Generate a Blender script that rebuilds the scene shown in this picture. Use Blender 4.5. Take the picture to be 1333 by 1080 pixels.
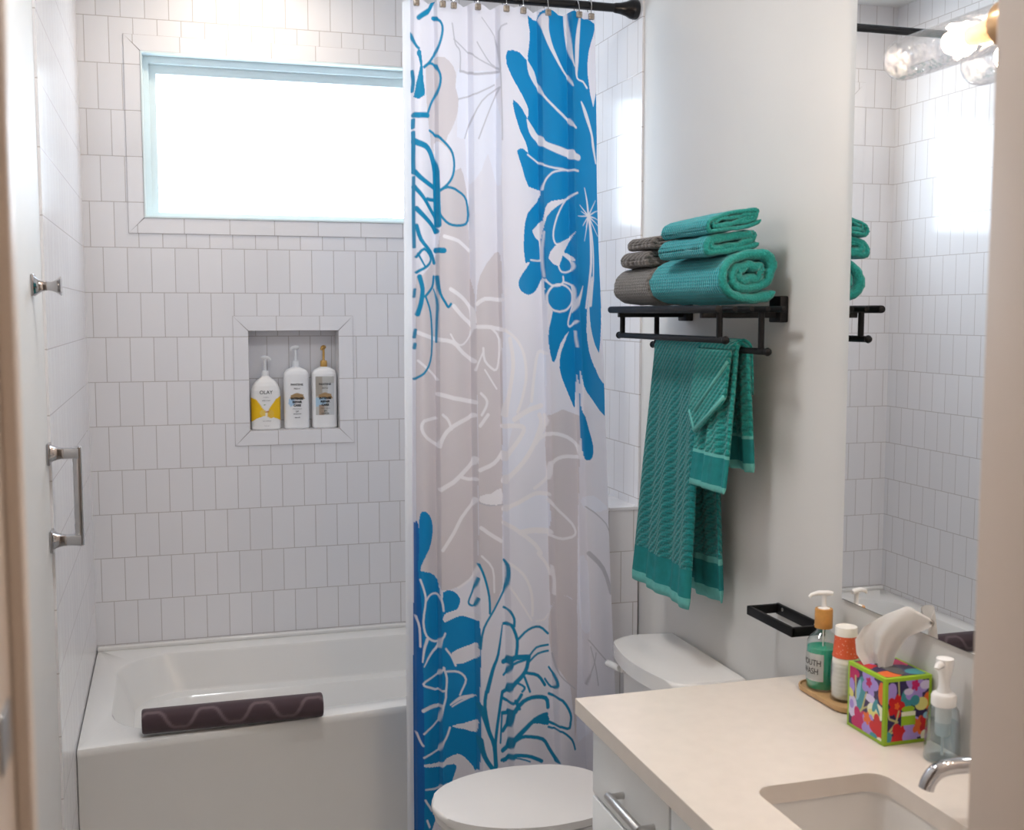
import bpy, bmesh, math, random
import numpy as np
from mathutils import Vector, Matrix
from mathutils.geometry import tessellate_polygon
PI = math.pi
random.seed(4)
for o in list(bpy.data.objects): bpy.data.objects.remove(o)
SC = bpy.context.scene
COL = SC.collection

# ------------------------------------------------------------------ camera
EYE = 1.66
cd = bpy.data.cameras.new('camera'); cam = bpy.data.objects.new('camera', cd); COL.objects.link(cam)
cam.location = (0, 0, EYE)
cam.rotation_euler = (math.radians(90 - 5.135), 0, math.radians(-16.724))
cd.sensor_width = 36; cd.lens = 1480 / 1333 * 36; cd.clip_start = 0.02
cd.dof.use_dof = True; cd.dof.focus_distance = 3.5; cd.dof.aperture_fstop = 6.3
SC.camera = cam
SC.view_settings.view_transform = 'Standard'; SC.view_settings.look = 'None'
SC.view_settings.exposure = 0.48; SC.view_settings.gamma = 1.0

# ------------------------------------------------------------------ dimensions of the room
XL, XR, YB, YK, YF, ZC = -0.279, 1.352, 4.26, 3.15, 0.90, 2.94

# ------------------------------------------------------------------ daylight, lamps and added fill lights
w = bpy.data.worlds.new('sky'); SC.world = w; w.use_nodes = True
bg = w.node_tree.nodes['Background']; bg.inputs[0].default_value = (0.74, 0.86, 1.0, 1); bg.inputs[1].default_value = 9.0

def area(name, loc, rot, sx, sy, power, col, shape='RECTANGLE', portal=False):
    l = bpy.data.lights.new(name, 'AREA'); l.shape = shape; l.size = sx
    if shape in ('RECTANGLE', 'ELLIPSE'): l.size_y = sy
    l.energy = power; l.color = col
    o = bpy.data.objects.new(name, l); COL.objects.link(o); o.location = loc; o.rotation_euler = rot
    if portal: l.cycles.is_portal = True
    return o
area('window_portal', (0.43, YB + 0.14, 2.28), (-PI/2, 0, 0), 1.15, 0.62, 1, (1, 1, 1), portal=True)
area('room_fill_light', (0.30, 2.15, 2.86), (0, 0, 0), 0.36, 0.36, 9, (0.95, 0.97, 1.0), 'DISK')  # added lamp, out of view, that brightens the whole bathroom
area('tub_downlight', (0.29, 3.93, 2.90), (0, 0, 0), 0.13, 0.13, 3.2, (1.0, 0.84, 0.66), 'DISK')
area('hall_fill_light', (0.2, -0.5, 2.86), (0, 0, 0), 0.36, 0.36, 4.5, (1.0, 0.88, 0.76), 'DISK')  # added lamp behind the camera, brightens the hall and the door jambs

# ------------------------------------------------------------------ helpers
def wloc(o):
    v = Vector((0, 0, 0))
    while o is not None:
        v += o.location; o = o.parent
    return v

def link(name, me, mats, parent=None, loc=None):
    """me is in world coordinates; it is shifted so that its object's origin lies at its thing's base"""
    org = wloc(parent) if parent else Vector(loc if loc else (0, 0, 0))
    me.transform(Matrix.Translation(-org))
    o = bpy.data.objects.new(name, me); COL.objects.link(o)
    if parent: o.parent = parent
    else: o.location = org
    for m in (mats if isinstance(mats, (list, tuple)) else [mats]): me.materials.append(m)
    return o

def obj(name, bm, mats, parent=None, loc=None, smooth=True, ang=0.6):
    me = bpy.data.meshes.new(name)
    bmesh.ops.recalc_face_normals(bm, faces=bm.faces)
    if smooth:
        for f in bm.faces: f.smooth = True
        for e in bm.edges:
            if len(e.link_faces) == 2 and e.calc_face_angle(0) > ang: e.smooth = False
    bm.to_mesh(me); bm.free()
    return link(name, me, mats, parent, loc)

def tag(o, label, cat, group=None):
    o['label'] = label; o['category'] = cat
    if group: o['group'] = group
    return o
def thing(name, label, cat, loc, group=None):
    o = bpy.data.objects.new(name, None); COL.objects.link(o); o.location = loc; o.empty_display_size = 0.05
    return tag(o, label, cat, group)
def struct(o, label=None, cat=None):
    o['kind'] = 'structure'
    if label: o['label'] = label
    if cat: o['category'] = cat
    return o

def box(bm, lo, hi, bevel=0.0, seg=2, mi=0):
    m = Matrix.Translation(((lo[0]+hi[0])/2, (lo[1]+hi[1])/2, (lo[2]+hi[2])/2)) @ Matrix.Diagonal((hi[0]-lo[0], hi[1]-lo[1], hi[2]-lo[2], 1))
    r = bmesh.ops.create_cube(bm, size=1, matrix=m)
    fs = list({f for v in r['verts'] for f in v.link_faces})
    for f in fs: f.material_index = mi
    if bevel:
        es = list({e for v in r['verts'] for e in v.link_edges})
        bmesh.ops.bevel(bm, geom=es, offset=bevel, segments=seg, affect='EDGES', profile=0.5)
    return bm
def B(*a, **k): return box(bmesh.new(), *a, **k)

def rings(bm, loops, cap0=True, cap1=True, closed=False, mi=0):
    """join a list of equally long point loops"""
    vs = [[bm.verts.new(p) for p in lp] for lp in loops]
    n = len(vs[0]); k = len(vs)
    for i in range(k if closed else k-1):
        a, b = vs[i], vs[(i+1) % k]
        for j in range(n):
            f = bm.faces.new((a[j], a[(j+1) % n], b[(j+1) % n], b[j])); f.material_index = mi
    if not closed:
        if cap0: bm.faces.new(vs[0][::-1]).material_index = mi
        if cap1: bm.faces.new(vs[-1]).material_index = mi
    return bm

def frame_dirs(pts):
    out = []
    n = len(pts); pts = [Vector(p) for p in pts]; prev = None
    for i in range(n):
        t = (pts[min(i+1, n-1)] - pts[max(i-1, 0)]).normalized()
        if prev is None:
            up = Vector((0, 0, 1)) if abs(t.z) < 0.9 else Vector((1, 0, 0))
            u = t.cross(up).normalized()
        else:
            u = (prev - t * prev.dot(t)).normalized()
        prev = u; out.append((u, t.cross(u)))
    return out
def tube(bm, pts, r, n=12, mi=0, cap=True):
    fr = frame_dirs(pts); loops = []
    for i, p in enumerate(pts):
        rr = r[i] if isinstance(r, (list, tuple)) else r
        u, v = fr[i]; p = Vector(p)
        loops.append([p + u*rr*math.cos(2*PI*j/n) + v*rr*math.sin(2*PI*j/n) for j in range(n)])
    return rings(bm, loops, cap, cap, mi=mi)
def T(*a, **k): return tube(bmesh.new(), *a, **k)
def rod(bm, a, b, r, n=12, rnd=0.3, mi=0):
    a = Vector(a); b = Vector(b); d = (b-a).normalized(); e = r*rnd
    return tube(bm, [a, a+d*e*0.3, a+d*e, b-d*e, b-d*e*0.3, b], [r*0.7, r*0.92, r, r, r*0.92, r*0.7], n, mi)
def lathe(bm, prof, c=(0, 0, 0), n=40, axis='z', mi=0, cap=True):
    loops = []
    for r, h in prof:
        lp = []
        for j in range(n):
            a = 2*PI*j/n; x, y = r*math.cos(a), r*math.sin(a)
            lp.append({'z': (c[0]+x, c[1]+y, c[2]+h), 'y': (c[0]+x, c[1]+h, c[2]+y), 'x': (c[0]+h, c[1]+x, c[2]+y)}[axis])
        loops.append(lp)
    return rings(bm, loops, cap, cap, mi=mi)
def LA(*a, **k): return lathe(bmesh.new(), *a, **k)
def sup(hw, hd, e=2.0, n=40):
    out = []
    for j in range(n):
        a = 2*PI*j/n; c, s = math.cos(a), math.sin(a)
        out.append((hw*math.copysign(abs(c)**(2/e), c), hd*math.copysign(abs(s)**(2/e), s)))
    return out
def rrect(x0, y0, x1, y1, r, n=6):
    out = []
    for cx, cy, a0 in ((x1-r, y1-r, 0), (x0+r, y1-r, PI/2), (x0+r, y0+r, PI), (x1-r, y0+r, 1.5*PI)):
        for k in range(n+1):
            a = a0 + PI/2*k/n; out.append((cx + r*math.cos(a), cy + r*math.sin(a)))
    return out
def holed(bm, outer, holes, f0, f1, mi=0, side_mi=None):
    """slab with holes; outer / holes are 2D loops, f0 / f1 map 2D to the two faces"""
    if side_mi is None: side_mi = mi
    loops = [outer] + holes
    tris = tessellate_polygon([[Vector((p[0], p[1], 0)) for p in lp] for lp in loops])
    flat = [p for lp in loops for p in lp]
    A = [bm.verts.new(f0(*p)) for p in flat]; Bv = [bm.verts.new(f1(*p)) for p in flat]
    for t in tris:
        try:
            bm.faces.new([A[i] for i in t]).material_index = mi
            bm.faces.new([Bv[i] for i in t][::-1]).material_index = mi
        except ValueError: pass
    k = 0
    for li, lp in enumerate(loops):
        n = len(lp)
        for j in range(n):
            a, b = k+j, k+(j+1) % n
            bm.faces.new((A[a], A[b], Bv[b], Bv[a])).material_index = side_mi if li else mi
        k += n
    return bm
def prism(bm, outline, f0, f1, bevel=0.0, seg=3, mi=0):
    holed_bm = bmesh.new(); n = len(outline)
    a = [bm.verts.new(f0(*p)) for p in outline]; b = [bm.verts.new(f1(*p)) for p in outline]
    fa = bm.faces.new(a); fb = bm.faces.new(b[::-1])
    fa.material_index = fb.material_index = mi
    for j in range(n): bm.faces.new((a[j], b[j], b[(j+1) % n], a[(j+1) % n])).material_index = mi
    holed_bm.free()
    if bevel:
        es = list(fa.edges) + list(fb.edges)
        bmesh.ops.bevel(bm, geom=es, offset=bevel, segments=seg, affect='EDGES', profile=0.5)
    return bm
def smooth_closed(p, sub=4):
    n = len(p); out = []
    for i in range(n):
        p0, p1, p2, p3 = p[i-1], p[i], p[(i+1) % n], p[(i+2) % n]
        for k in range(sub):
            t = k/sub
            out.append(tuple(0.5*(2*p1[d] + (p2[d]-p0[d])*t + (2*p0[d]-5*p1[d]+4*p2[d]-p3[d])*t*t + (3*p1[d]-p0[d]-3*p2[d]+p3[d])*t**3) for d in range(len(p1))))
    return out
def smooth_open(p, sub=6):
    n = len(p); out = []
    for i in range(n-1):
        p0, p1, p2, p3 = p[max(i-1, 0)], p[i], p[i+1], p[min(i+2, n-1)]
        for k in range(sub):
            t = k/sub
            out.append(tuple(0.5*(2*p1[d] + (p2[d]-p0[d])*t + (2*p0[d]-5*p1[d]+4*p2[d]-p3[d])*t*t + (3*p1[d]-p0[d]-3*p2[d]+p3[d])*t**3) for d in range(len(p1))))
    out.append(tuple(p[-1])); return out
def interp(x, xs, ys): return float(np.interp(x, xs, ys))

# ---- printed patterns: coloured shapes rasterised onto the vertices of a dense mesh
def in_poly(X, Y, poly):
    ins = np.zeros(X.shape, bool); n = len(poly)
    for i in range(n):
        x1, y1 = poly[i]; x2, y2 = poly[(i+1) % n]
        if y1 == y2: continue
        c = ((y1 > Y) != (y2 > Y)) & (X < (x2-x1)*(Y-y1)/(y2-y1) + x1)
        ins ^= c
    return ins
def paint(X, Y, C, kind, col, pts, aa):
    """X, Y arrays in metres on the printed surface; kind 'f' fill or 's' stroke (x, y, width)"""
    xs = [p[0] for p in pts]; ys = [p[1] for p in pts]; m = aa + (max(p[2] for p in pts) if kind == 's' else 0)
    sel = np.nonzero((X > min(xs)-m) & (X < max(xs)+m) & (Y > min(ys)-m) & (Y < max(ys)+m))[0]
    if not len(sel): return
    x, y = X[sel], Y[sel]
    if kind == 'f':
        a = in_poly(x, y, pts).astype(float)
    else:
        d = np.full(x.shape, 9.0)
        for (x1, y1, w1), (x2, y2, w2) in zip(pts[:-1], pts[1:]):
            dx, dy = x2-x1, y2-y1; L = dx*dx+dy*dy+1e-12
            t = np.clip(((x-x1)*dx + (y-y1)*dy)/L, 0, 1)
            d = np.minimum(d, np.hypot(x-x1-t*dx, y-y1-t*dy) - (w1+(w2-w1)*t)/2)
        a = np.clip(0.5 - d/aa, 0, 1)
    C[sel] = C[sel]*(1-a[:, None]) + np.array(col)[None]*a[:, None]
def set_colors(me, C):
    at = me.color_attributes.new('print', 'FLOAT_COLOR', 'POINT')
    out = np.ones((len(C), 4), np.float32); out[:, :3] = C
    at.data.foreach_set('color', out.ravel())
def ell(cx, cy, rx, ry, rot=0, n=20):
    return [(cx+rx*math.cos(2*PI*i/n)*math.cos(rot)-ry*math.sin(2*PI*i/n)*math.sin(rot), cy+rx*math.cos(2*PI*i/n)*math.sin(rot)+ry*math.sin(2*PI*i/n)*math.cos(rot)) for i in range(n)]

# ------------------------------------------------------------------ materials
class N:
    def __init__(s, name):
        s.m = bpy.data.materials.new(name); s.m.use_nodes = True; s.t = s.m.node_tree
        s.p = s.t.nodes['Principled BSDF']; s.out = s.t.nodes['Material Output']
    def n(s, ty, **k):
        x = s.t.nodes.new(ty)
        for a, b in k.items():
            if a.startswith('i_'): x.inputs[a[2:].replace('_', ' ')].default_value = b
            else: setattr(x, a, b)
        return x
    def l(s, a, b): s.t.links.new(a, b)
def P(name, col, rough=0.5, metal=0.0, noise=0.0, nscale=20, bump=0.0, bscale=200, sheen=0.0, coat=0.0, spec=0.5, trans=0.0, ior=1.45, emit=None):
    q = N(name); p = q.p
    p.inputs['Base Color'].default_value = (*col, 1); p.inputs['Roughness'].default_value = rough; p.inputs['Metallic'].default_value = metal
    p.inputs['Specular IOR Level'].default_value = spec; p.inputs['Sheen Weight'].default_value = sheen; p.inputs['Coat Weight'].default_value = coat
    p.inputs['Transmission Weight'].default_value = trans; p.inputs['IOR'].default_value = ior
    if emit: p.inputs['Emission Color'].default_value = (*emit[:3], 1); p.inputs['Emission Strength'].default_value = emit[3]
    g = q.n('ShaderNodeNewGeometry')
    if noise:
        t = q.n('ShaderNodeTexNoise', i_Scale=nscale, i_Detail=4.0); q.l(g.outputs['Position'], t.inputs['Vector'])
        r = q.n('ShaderNodeValToRGB'); r.color_ramp.elements[0].position = 0.3; r.color_ramp.elements[1].position = 0.7
        r.color_ramp.elements[0].color = (*[c*(1-noise) for c in col], 1); r.color_ramp.elements[1].color = (*[min(1, c*(1+noise)) for c in col], 1)
        q.l(t.outputs['Fac'], r.inputs[0]); q.l(r.outputs[0], p.inputs['Base Color'])
    if bump:
        t = q.n('ShaderNodeTexNoise', i_Scale=bscale, i_Detail=3.0); q.l(g.outputs['Position'], t.inputs['Vector'])
        b = q.n('ShaderNodeBump', i_Strength=bump, i_Distance=0.002); q.l(t.outputs['Fac'], b.inputs['Height']); q.l(b.outputs[0], p.inputs['Normal'])
    return q.m
def clear(name, tint=(0.97, 0.98, 0.98), gloss=0.06, rough=0.03, bump=0.0):
    q = N(name); q.t.nodes.remove(q.p)
    tr = q.n('ShaderNodeBsdfTransparent'); tr.inputs[0].default_value = (*tint, 1)
    gl = q.n('ShaderNodeBsdfGlossy'); gl.inputs['Roughness'].default_value = rough
    lw = q.n('ShaderNodeLayerWeight', i_Blend=0.28); mp = q.n('ShaderNodeMapRange'); mp.inputs[3].default_value = gloss; mp.inputs[4].default_value = 0.75
    mx = q.n('ShaderNodeMixShader'); q.l(lw.outputs['Facing'], mp.inputs[0]); q.l(mp.outputs[0], mx.inputs[0]); q.l(tr.outputs[0], mx.inputs[1]); q.l(gl.outputs[0], mx.inputs[2])
    if bump:
        g = q.n('ShaderNodeNewGeometry'); t = q.n('ShaderNodeTexVoronoi', i_Scale=70.0); q.l(g.outputs['Position'], t.inputs['Vector'])
        b = q.n('ShaderNodeBump', i_Strength=bump, i_Distance=0.006); q.l(t.outputs['Distance'], b.inputs['Height']); q.l(b.outputs[0], gl.inputs['Normal']); q.l(b.outputs[0], lw.inputs['Normal'])
    q.l(mx.outputs[0], q.out.inputs[0]); return q.m
def tile(name, axis, x0, z0, bw=0.0805, rh=0.158, offset=0.5, mortar=0.0016, tone=(0.795, 0.79, 0.815)):
    """glazed handmade tile: axis 'x' = wall spanned by x and z, 'y' = by y and z, 'h' = by x and y"""
    q = N(name); p = q.p
    g = q.n('ShaderNodeNewGeometry'); s = q.n('ShaderNodeSeparateXYZ'); q.l(g.outputs['Position'], s.inputs[0])
    a = q.n('ShaderNodeMath', operation='SUBTRACT'); a.inputs[1].default_value = x0
    b = q.n('ShaderNodeMath', operation='SUBTRACT'); b.inputs[1].default_value = z0
    q.l(s.outputs['Y' if axis == 'y' else 'X'], a.inputs[0]); q.l(s.outputs['Y' if axis == 'h' else 'Z'], b.inputs[0])
    c = q.n('ShaderNodeCombineXYZ'); q.l(a.outputs[0], c.inputs[0]); q.l(b.outputs[0], c.inputs[1])
    br = q.n('ShaderNodeTexBrick', offset=offset, offset_frequency=2); q.l(c.outputs[0], br.inputs['Vector'])
    br.inputs['Scale'].default_value = 1; br.inputs['Mortar Size'].default_value = mortar; br.inputs['Mortar Smooth'].default_value = 0.3
    br.inputs['Brick Width'].default_value = bw; br.inputs['Row Height'].default_value = rh; br.inputs['Bias'].default_value = 0
    br.inputs['Color1'].default_value = (*[x*1.015 for x in tone], 1); br.inputs['Color2'].default_value = (*[x*0.975 for x in tone], 1)
    br.inputs['Mortar'].default_value = (0.53, 0.50, 0.50, 1)
    q.l(br.outputs['Color'], p.inputs['Base Color'])
    p.inputs['Roughness'].default_value = 0.14; p.inputs['Specular IOR Level'].default_value = 0.5
    nz = q.n('ShaderNodeTexNoise', i_Scale=16.0, i_Detail=1.0); q.l(g.outputs['Position'], nz.inputs['Vector'])
    sb = q.n('ShaderNodeMath', operation='MULTIPLY_ADD'); sb.inputs[1].default_value = -0.7; q.l(br.outputs['Fac'], sb.inputs[0]); q.l(nz.outputs['Fac'], sb.inputs[2])
    bu = q.n('ShaderNodeBump', i_Strength=0.12 if axis == 'y' else 0.4, i_Distance=0.003); q.l(sb.outputs[0], bu.inputs['Height']); q.l(bu.outputs[0], p.inputs['Normal'])
    return q.m
def terry(name, col, kind='rib', scale=1.0, strength=0.9):
    """towelling with a knitted relief"""
    q = N(name); p = q.p; tc = q.n('ShaderNodeTexCoord')
    p.inputs['Roughness'].default_value = 0.95; p.inputs['Sheen Weight'].default_value = 0.25; p.inputs['Specular IOR Level'].default_value = 0.1
    nz = q.n('ShaderNodeTexNoise', i_Scale=260.0, i_Detail=3.0); q.l(tc.outputs['Object'], nz.inputs['Vector'])
    if kind == 'plain': h = nz.outputs['Fac']
    else:
        w1 = q.n('ShaderNodeTexWave', wave_type='BANDS', bands_direction='Y' if kind == 'rib' else 'DIAGONAL', wave_profile='SIN')
        w1.inputs['Scale'].default_value = 32*scale; w1.inputs['Distortion'].default_value = 1.4; w1.inputs['Detail'].default_value = 1.0; w1.inputs['Detail Scale'].default_value = 14.0
        w2 = q.n('ShaderNodeTexWave', wave_type='BANDS', bands_direction='Z', wave_profile='SIN')
        w2.inputs['Scale'].default_value = 40*scale; w2.inputs['Distortion'].default_value = 3.0; w2.inputs['Detail Scale'].default_value = 10.0
        q.l(tc.outputs['Object'], w1.inputs['Vector']); q.l(tc.outputs['Object'], w2.inputs['Vector'])
        m = q.n('ShaderNodeMath', operation='MULTIPLY_ADD'); m.inputs[1].default_value = 0.45
        q.l(w2.outputs['Fac'], m.inputs[0]); q.l(w1.outputs['Fac'], m.inputs[2])
        m2 = q.n('ShaderNodeMath', operation='MULTIPLY_ADD'); m2.inputs[1].default_value = 0.4; q.l(nz.outputs['Fac'], m2.inputs[0]); q.l(m.outputs[0], m2.inputs[2]); h = m2.outputs[0]
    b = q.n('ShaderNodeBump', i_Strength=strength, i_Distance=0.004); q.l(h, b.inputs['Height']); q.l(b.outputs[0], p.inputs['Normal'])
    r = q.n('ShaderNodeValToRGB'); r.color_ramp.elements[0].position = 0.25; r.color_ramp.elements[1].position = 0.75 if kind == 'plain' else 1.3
    r.color_ramp.elements[0].color = (*[c*{'plain': 0.72, 'rib': 0.5, 'diag': 0.68}[kind] for c in col], 1); r.color_ramp.elements[1].color = (*[min(1, c*1.2) for c in col], 1)  # valleys of the relief darkened: their shade is put into the colour
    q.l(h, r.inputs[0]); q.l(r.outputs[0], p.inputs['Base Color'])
    return q.m
def printed(name, rough=0.5, transl=0.0, sheen=0.0, spec=0.4):
    q = N(name); p = q.p
    a = q.n('ShaderNodeVertexColor', layer_name='print'); q.l(a.outputs[0], p.inputs['Base Color']); p.inputs['Roughness'].default_value = rough
    p.inputs['Sheen Weight'].default_value = sheen; p.inputs['Specular IOR Level'].default_value = spec
    if transl:
        t = q.n('ShaderNodeBsdfTranslucent'); q.l(a.outputs[0], t.inputs[0]); mx = q.n('ShaderNodeMixShader'); mx.inputs[0].default_value = transl
        q.l(p.outputs[0], mx.inputs[1]); q.l(t.outputs[0], mx.inputs[2]); q.l(mx.outputs[0], q.out.inputs[0])
    return q.m

M = dict(
 tile_back=tile('tile_back', 'x', -0.256, 0.151), tile_side=tile('tile_side', 'y', 3.148-0.0805*3, 0.151), tile_top=tile('tile_top', 'h', 1.0, 3.0, mortar=0.0),
 tile_knee=tile('tile_knee', 'x', 1.343-0.0805*2-0.012, 0.151), tile_trim=tile('tile_trim', 'x', -0.256, 0.0, bw=0.158, rh=5.0, offset=0.0),
 tile_trim_v=tile('tile_trim_v', 'x', -3.0, 0.151, bw=6.0, rh=0.158, offset=0.0),
 grout=P('grout', (0.45, 0.42, 0.42), 0.9),
 paint=P('wall_paint', (0.68, 0.67, 0.655), 0.6, noise=0.015, nscale=3, bump=0.05, bscale=400), ceil=P('ceiling_paint', (0.8, 0.8, 0.79), 0.8, noise=0.01),
 hall=P('hall_paint', (0.62, 0.53, 0.46), 0.75, noise=0.02, nscale=4), jamb=P('jamb_paint', (0.74, 0.62, 0.53), 0.45, noise=0.015, nscale=6),
 floor=P('floor_tile', (0.42, 0.4, 0.38), 0.4, noise=0.06, nscale=5), vinyl=P('white_vinyl', (0.72, 0.82, 0.84), 0.35, noise=0.01),
 acrylic=P('white_acrylic', (0.8, 0.795, 0.78), 0.16, coat=0.3, noise=0.01, nscale=4), china=P('white_china', (0.82, 0.81, 0.8), 0.12, coat=0.4, noise=0.01, nscale=4),
 seat=P('white_seat_plastic', (0.8, 0.78, 0.77), 0.28, noise=0.01, nscale=6),
 quartz=P('cream_quartz', (0.75, 0.685, 0.625), 0.25, noise=0.02, nscale=30), basin=P('basin_china', (0.78, 0.76, 0.74), 0.15, noise=0.01),
 lacquer=P('white_lacquer', (0.88, 0.90, 0.91), 0.35, noise=0.008), slot_shade=P('painted_slot_shade', (0.1, 0.1, 0.1), 0.8),
 chrome=P('chrome', (0.5, 0.5, 0.52), 0.07, 1.0, noise=0.03), nickel=P('brushed_nickel', (0.6, 0.59, 0.58), 0.3, 1.0, noise=0.05, nscale=60),
 black=P('black_metal', (0.006, 0.006, 0.007), 0.5, 0.0, noise=0.1, spec=0.25), black_satin=P('black_satin_rod', (0.01, 0.01, 0.012), 0.22, 0.2, noise=0.1), screw=P('screw_steel', (0.6, 0.6, 0.6), 0.3, 1.0),
 bead=P('pewter_bead', (0.36, 0.32, 0.28), 0.35, 0.8, noise=0.3, nscale=160),
 mirror=P('mirror_silver', (0.9, 0.91, 0.91), 0.0, 1.0), dark_edge=P('mirror_edge', (0.05, 0.05, 0.05), 0.4),
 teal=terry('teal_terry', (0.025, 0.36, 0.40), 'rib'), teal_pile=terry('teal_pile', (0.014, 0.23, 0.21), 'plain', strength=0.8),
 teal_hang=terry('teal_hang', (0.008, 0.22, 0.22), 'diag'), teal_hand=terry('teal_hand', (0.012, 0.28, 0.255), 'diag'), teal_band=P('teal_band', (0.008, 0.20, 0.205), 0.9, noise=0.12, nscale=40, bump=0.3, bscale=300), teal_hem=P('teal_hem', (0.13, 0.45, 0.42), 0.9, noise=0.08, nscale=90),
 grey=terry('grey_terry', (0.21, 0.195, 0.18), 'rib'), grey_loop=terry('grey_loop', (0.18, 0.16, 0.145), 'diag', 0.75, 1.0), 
 plum=printed('plum_mat_pile', 0.95, sheen=0.3, spec=0.1), cloth=printed('curtain_print', 0.42, transl=0.36, sheen=0.1, spec=0.35),
 bottle=printed('bottle_print', 0.28), boxprint=printed('tissue_box_print', 0.35),
 white_pl=P('white_plastic', (0.84, 0.84, 0.84), 0.3, noise=0.01), gold_pl=P('gold_plastic', (0.62, 0.36, 0.1), 0.35, 0.3, noise=0.05), clear_pl=clear('clear_plastic'),
 glass=clear('window_glass', (0.99, 1, 1), 0.02), lamp_glass=clear('lamp_glass', (0.96, 0.96, 0.97), 0.10, 0.10, bump=0.22),
 bamboo=P('bamboo', (0.52, 0.32, 0.15), 0.45, noise=0.15, nscale=25), wood_cap=P('wood_cap', (0.60, 0.30, 0.08), 0.4, noise=0.12, nscale=60),
 green=P('green_mouthwash', (0.0, 0.44, 0.27), 0.12, trans=0.08, noise=0.02), label=P('white_label', (0.86, 0.86, 0.85), 0.5, noise=0.01), ink=P('black_ink', (0.015, 0.015, 0.02), 0.5), grey_ink=P('grey_ink', (0.16, 0.16, 0.18), 0.5),
 paper=P('paper_cup', (0.86, 0.84, 0.79), 0.6, noise=0.01), tissue=P('tissue', (0.90, 0.88, 0.86), 0.9, noise=0.02, nscale=30), lime=P('lime_print', (0.30, 0.50, 0.02), 0.4, noise=0.04),
 soap=clear('clear_soap', (0.86, 0.92, 0.94), 0.05), copper=P('copper_socket', (0.72, 0.45, 0.24), 0.3, 0.9, noise=0.04), bulb=P('bulb', (1, 0.9, 0.8), 0.3, emit=(1.0, 0.78, 0.55, 14.0)),
 lens=P('lamp_lens', (1, 1, 1), 0.4, emit=(1.0, 0.92, 0.8, 6.0)),
)
q = N('red_cup_print'); g = q.n('ShaderNodeTexCoord'); v = q.n('ShaderNodeTexVoronoi', i_Scale=170.0); q.l(g.outputs['Object'], v.inputs['Vector'])
r = q.n('ShaderNodeValToRGB'); r.color_ramp.elements[0].color = (0.78, 0.42, 0.3, 1); r.color_ramp.elements[0].position = 0.12; r.color_ramp.elements[1].color = (0.66, 0.1, 0.035, 1); r.color_ramp.elements[1].position = 0.3
q.l(v.outputs['Distance'], r.inputs[0]); q.l(r.outputs[0], q.p.inputs['Base Color']); q.p.inputs['Roughness'].default_value = 0.5; M['red_cup'] = q.m

# ================================================================== THE ROOM
XZ = lambda y: (lambda a, b: (a, y, b))
YZ = lambda x: (lambda a, b: (x, a, b))
XY = lambda z: (lambda a, b: (a, b, z))
def rect(x0, z0, x1, z1): return [(x0, z0), (x1, z0), (x1, z1), (x0, z1)]

struct(obj('floor', B((-1.5, -1.8, -0.1), (1.9, YB+0.14, 0.0)), M['floor'], loc=(0.5, 2, 0)), 'grey tiled floor of the bathroom', 'floor')
struct(obj('ceiling', B((-1.5, -1.8, ZC), (1.9, YB+0.14, ZC+0.1)), M['ceil'], loc=(0.5, 2, ZC)), 'white painted ceiling over the bathroom', 'ceiling')
WX0, WX1, WZ0, WZ1 = -0.074, 0.97, 1.994, 2.569
NX0, NX1, NZ0, NZ1 = 0.275, 0.603, 1.228, 1.594
bm = holed(bmesh.new(), rect(XL-0.12, 0, XR+0.12, ZC), [rect(WX0, WZ0, WX1, WZ1), rect(NX0, NZ0, NX1, NZ1)], XZ(YB), XZ(YB+0.14), 0, 1)
box(bm, (NX0-0.02, YB+0.09, NZ0-0.02), (NX1+0.02, YB+0.13, NZ1+0.02), mi=0)
wall_back = struct(obj('wall_back', bm, [M['tile_back'], M['tile_trim']], loc=(0.5, YB, 0)), 'back wall of upright white tiles above the bathtub', 'wall')
bm = B((XL-0.12, YF-0.01, 0), (XL-0.006, YB, ZC), mi=0); box(bm, (XL-0.006, 2.91, 0), (XL, YB, ZC), mi=1)
struct(obj('wall_left', bm, [M['paint'], M['tile_side']], loc=(XL, 2.5, 0)), 'left wall, painted in front and tiled along the tub', 'wall')
bm = B((XR, YF-0.01, 0), (XR+0.12, YB, ZC), mi=0); box(bm, (XR-0.006, YK+0.004, 1.0), (XR, YB, ZC), mi=1)
struct(obj('wall_right', bm, [M['paint'], M['tile_side']], loc=(XR, 2.5, 0)), 'right wall, painted pale grey and tiled beyond the curtain', 'wall')
KX = 1.236
bm = B((KX, YK, 0), (XR-0.006, YB, 1.066), mi=0); box(bm, (KX-0.004, YK-0.004, 1.066), (XR-0.006, YB, 1.077), 0.002, mi=1)
struct(obj('wall_ledge', bm, [M['tile_knee'], M['tile_top']], loc=(1.29, YK, 0)), 'low tiled ledge wall at the right end of the tub', 'wall')
HX0, HX1, HZ = -0.128, 0.747, 2.06
bm = holed(bmesh.new(), [(-1.4, 0), (HX0, 0), (HX0, HZ), (HX1, HZ), (HX1, 0), (1.8, 0), (1.8, ZC), (-1.4, ZC)], [], XZ(0.72), XZ(0.89))
struct(obj('wall_front', bm, M['hall'], loc=(0.3, 0.8, 0)), 'wall with the doorway in front of the bathroom', 'wall')
for nm, lo, hi in (('wall_hall_left', (-1.5, -1.8, 0), (-1.4, 0.89, ZC)), ('wall_hall_right', (1.8, -1.8, 0), (1.9, 0.89, ZC)), ('wall_hall_rear', (-1.5, -1.9, 0), (1.9, -1.8, ZC))):
    struct(obj(nm, B(lo, hi), M['hall'], loc=((lo[0]+hi[0])/2, (lo[1]+hi[1])/2, 0)), 'beige wall of the hall outside the doorway', 'wall')

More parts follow.
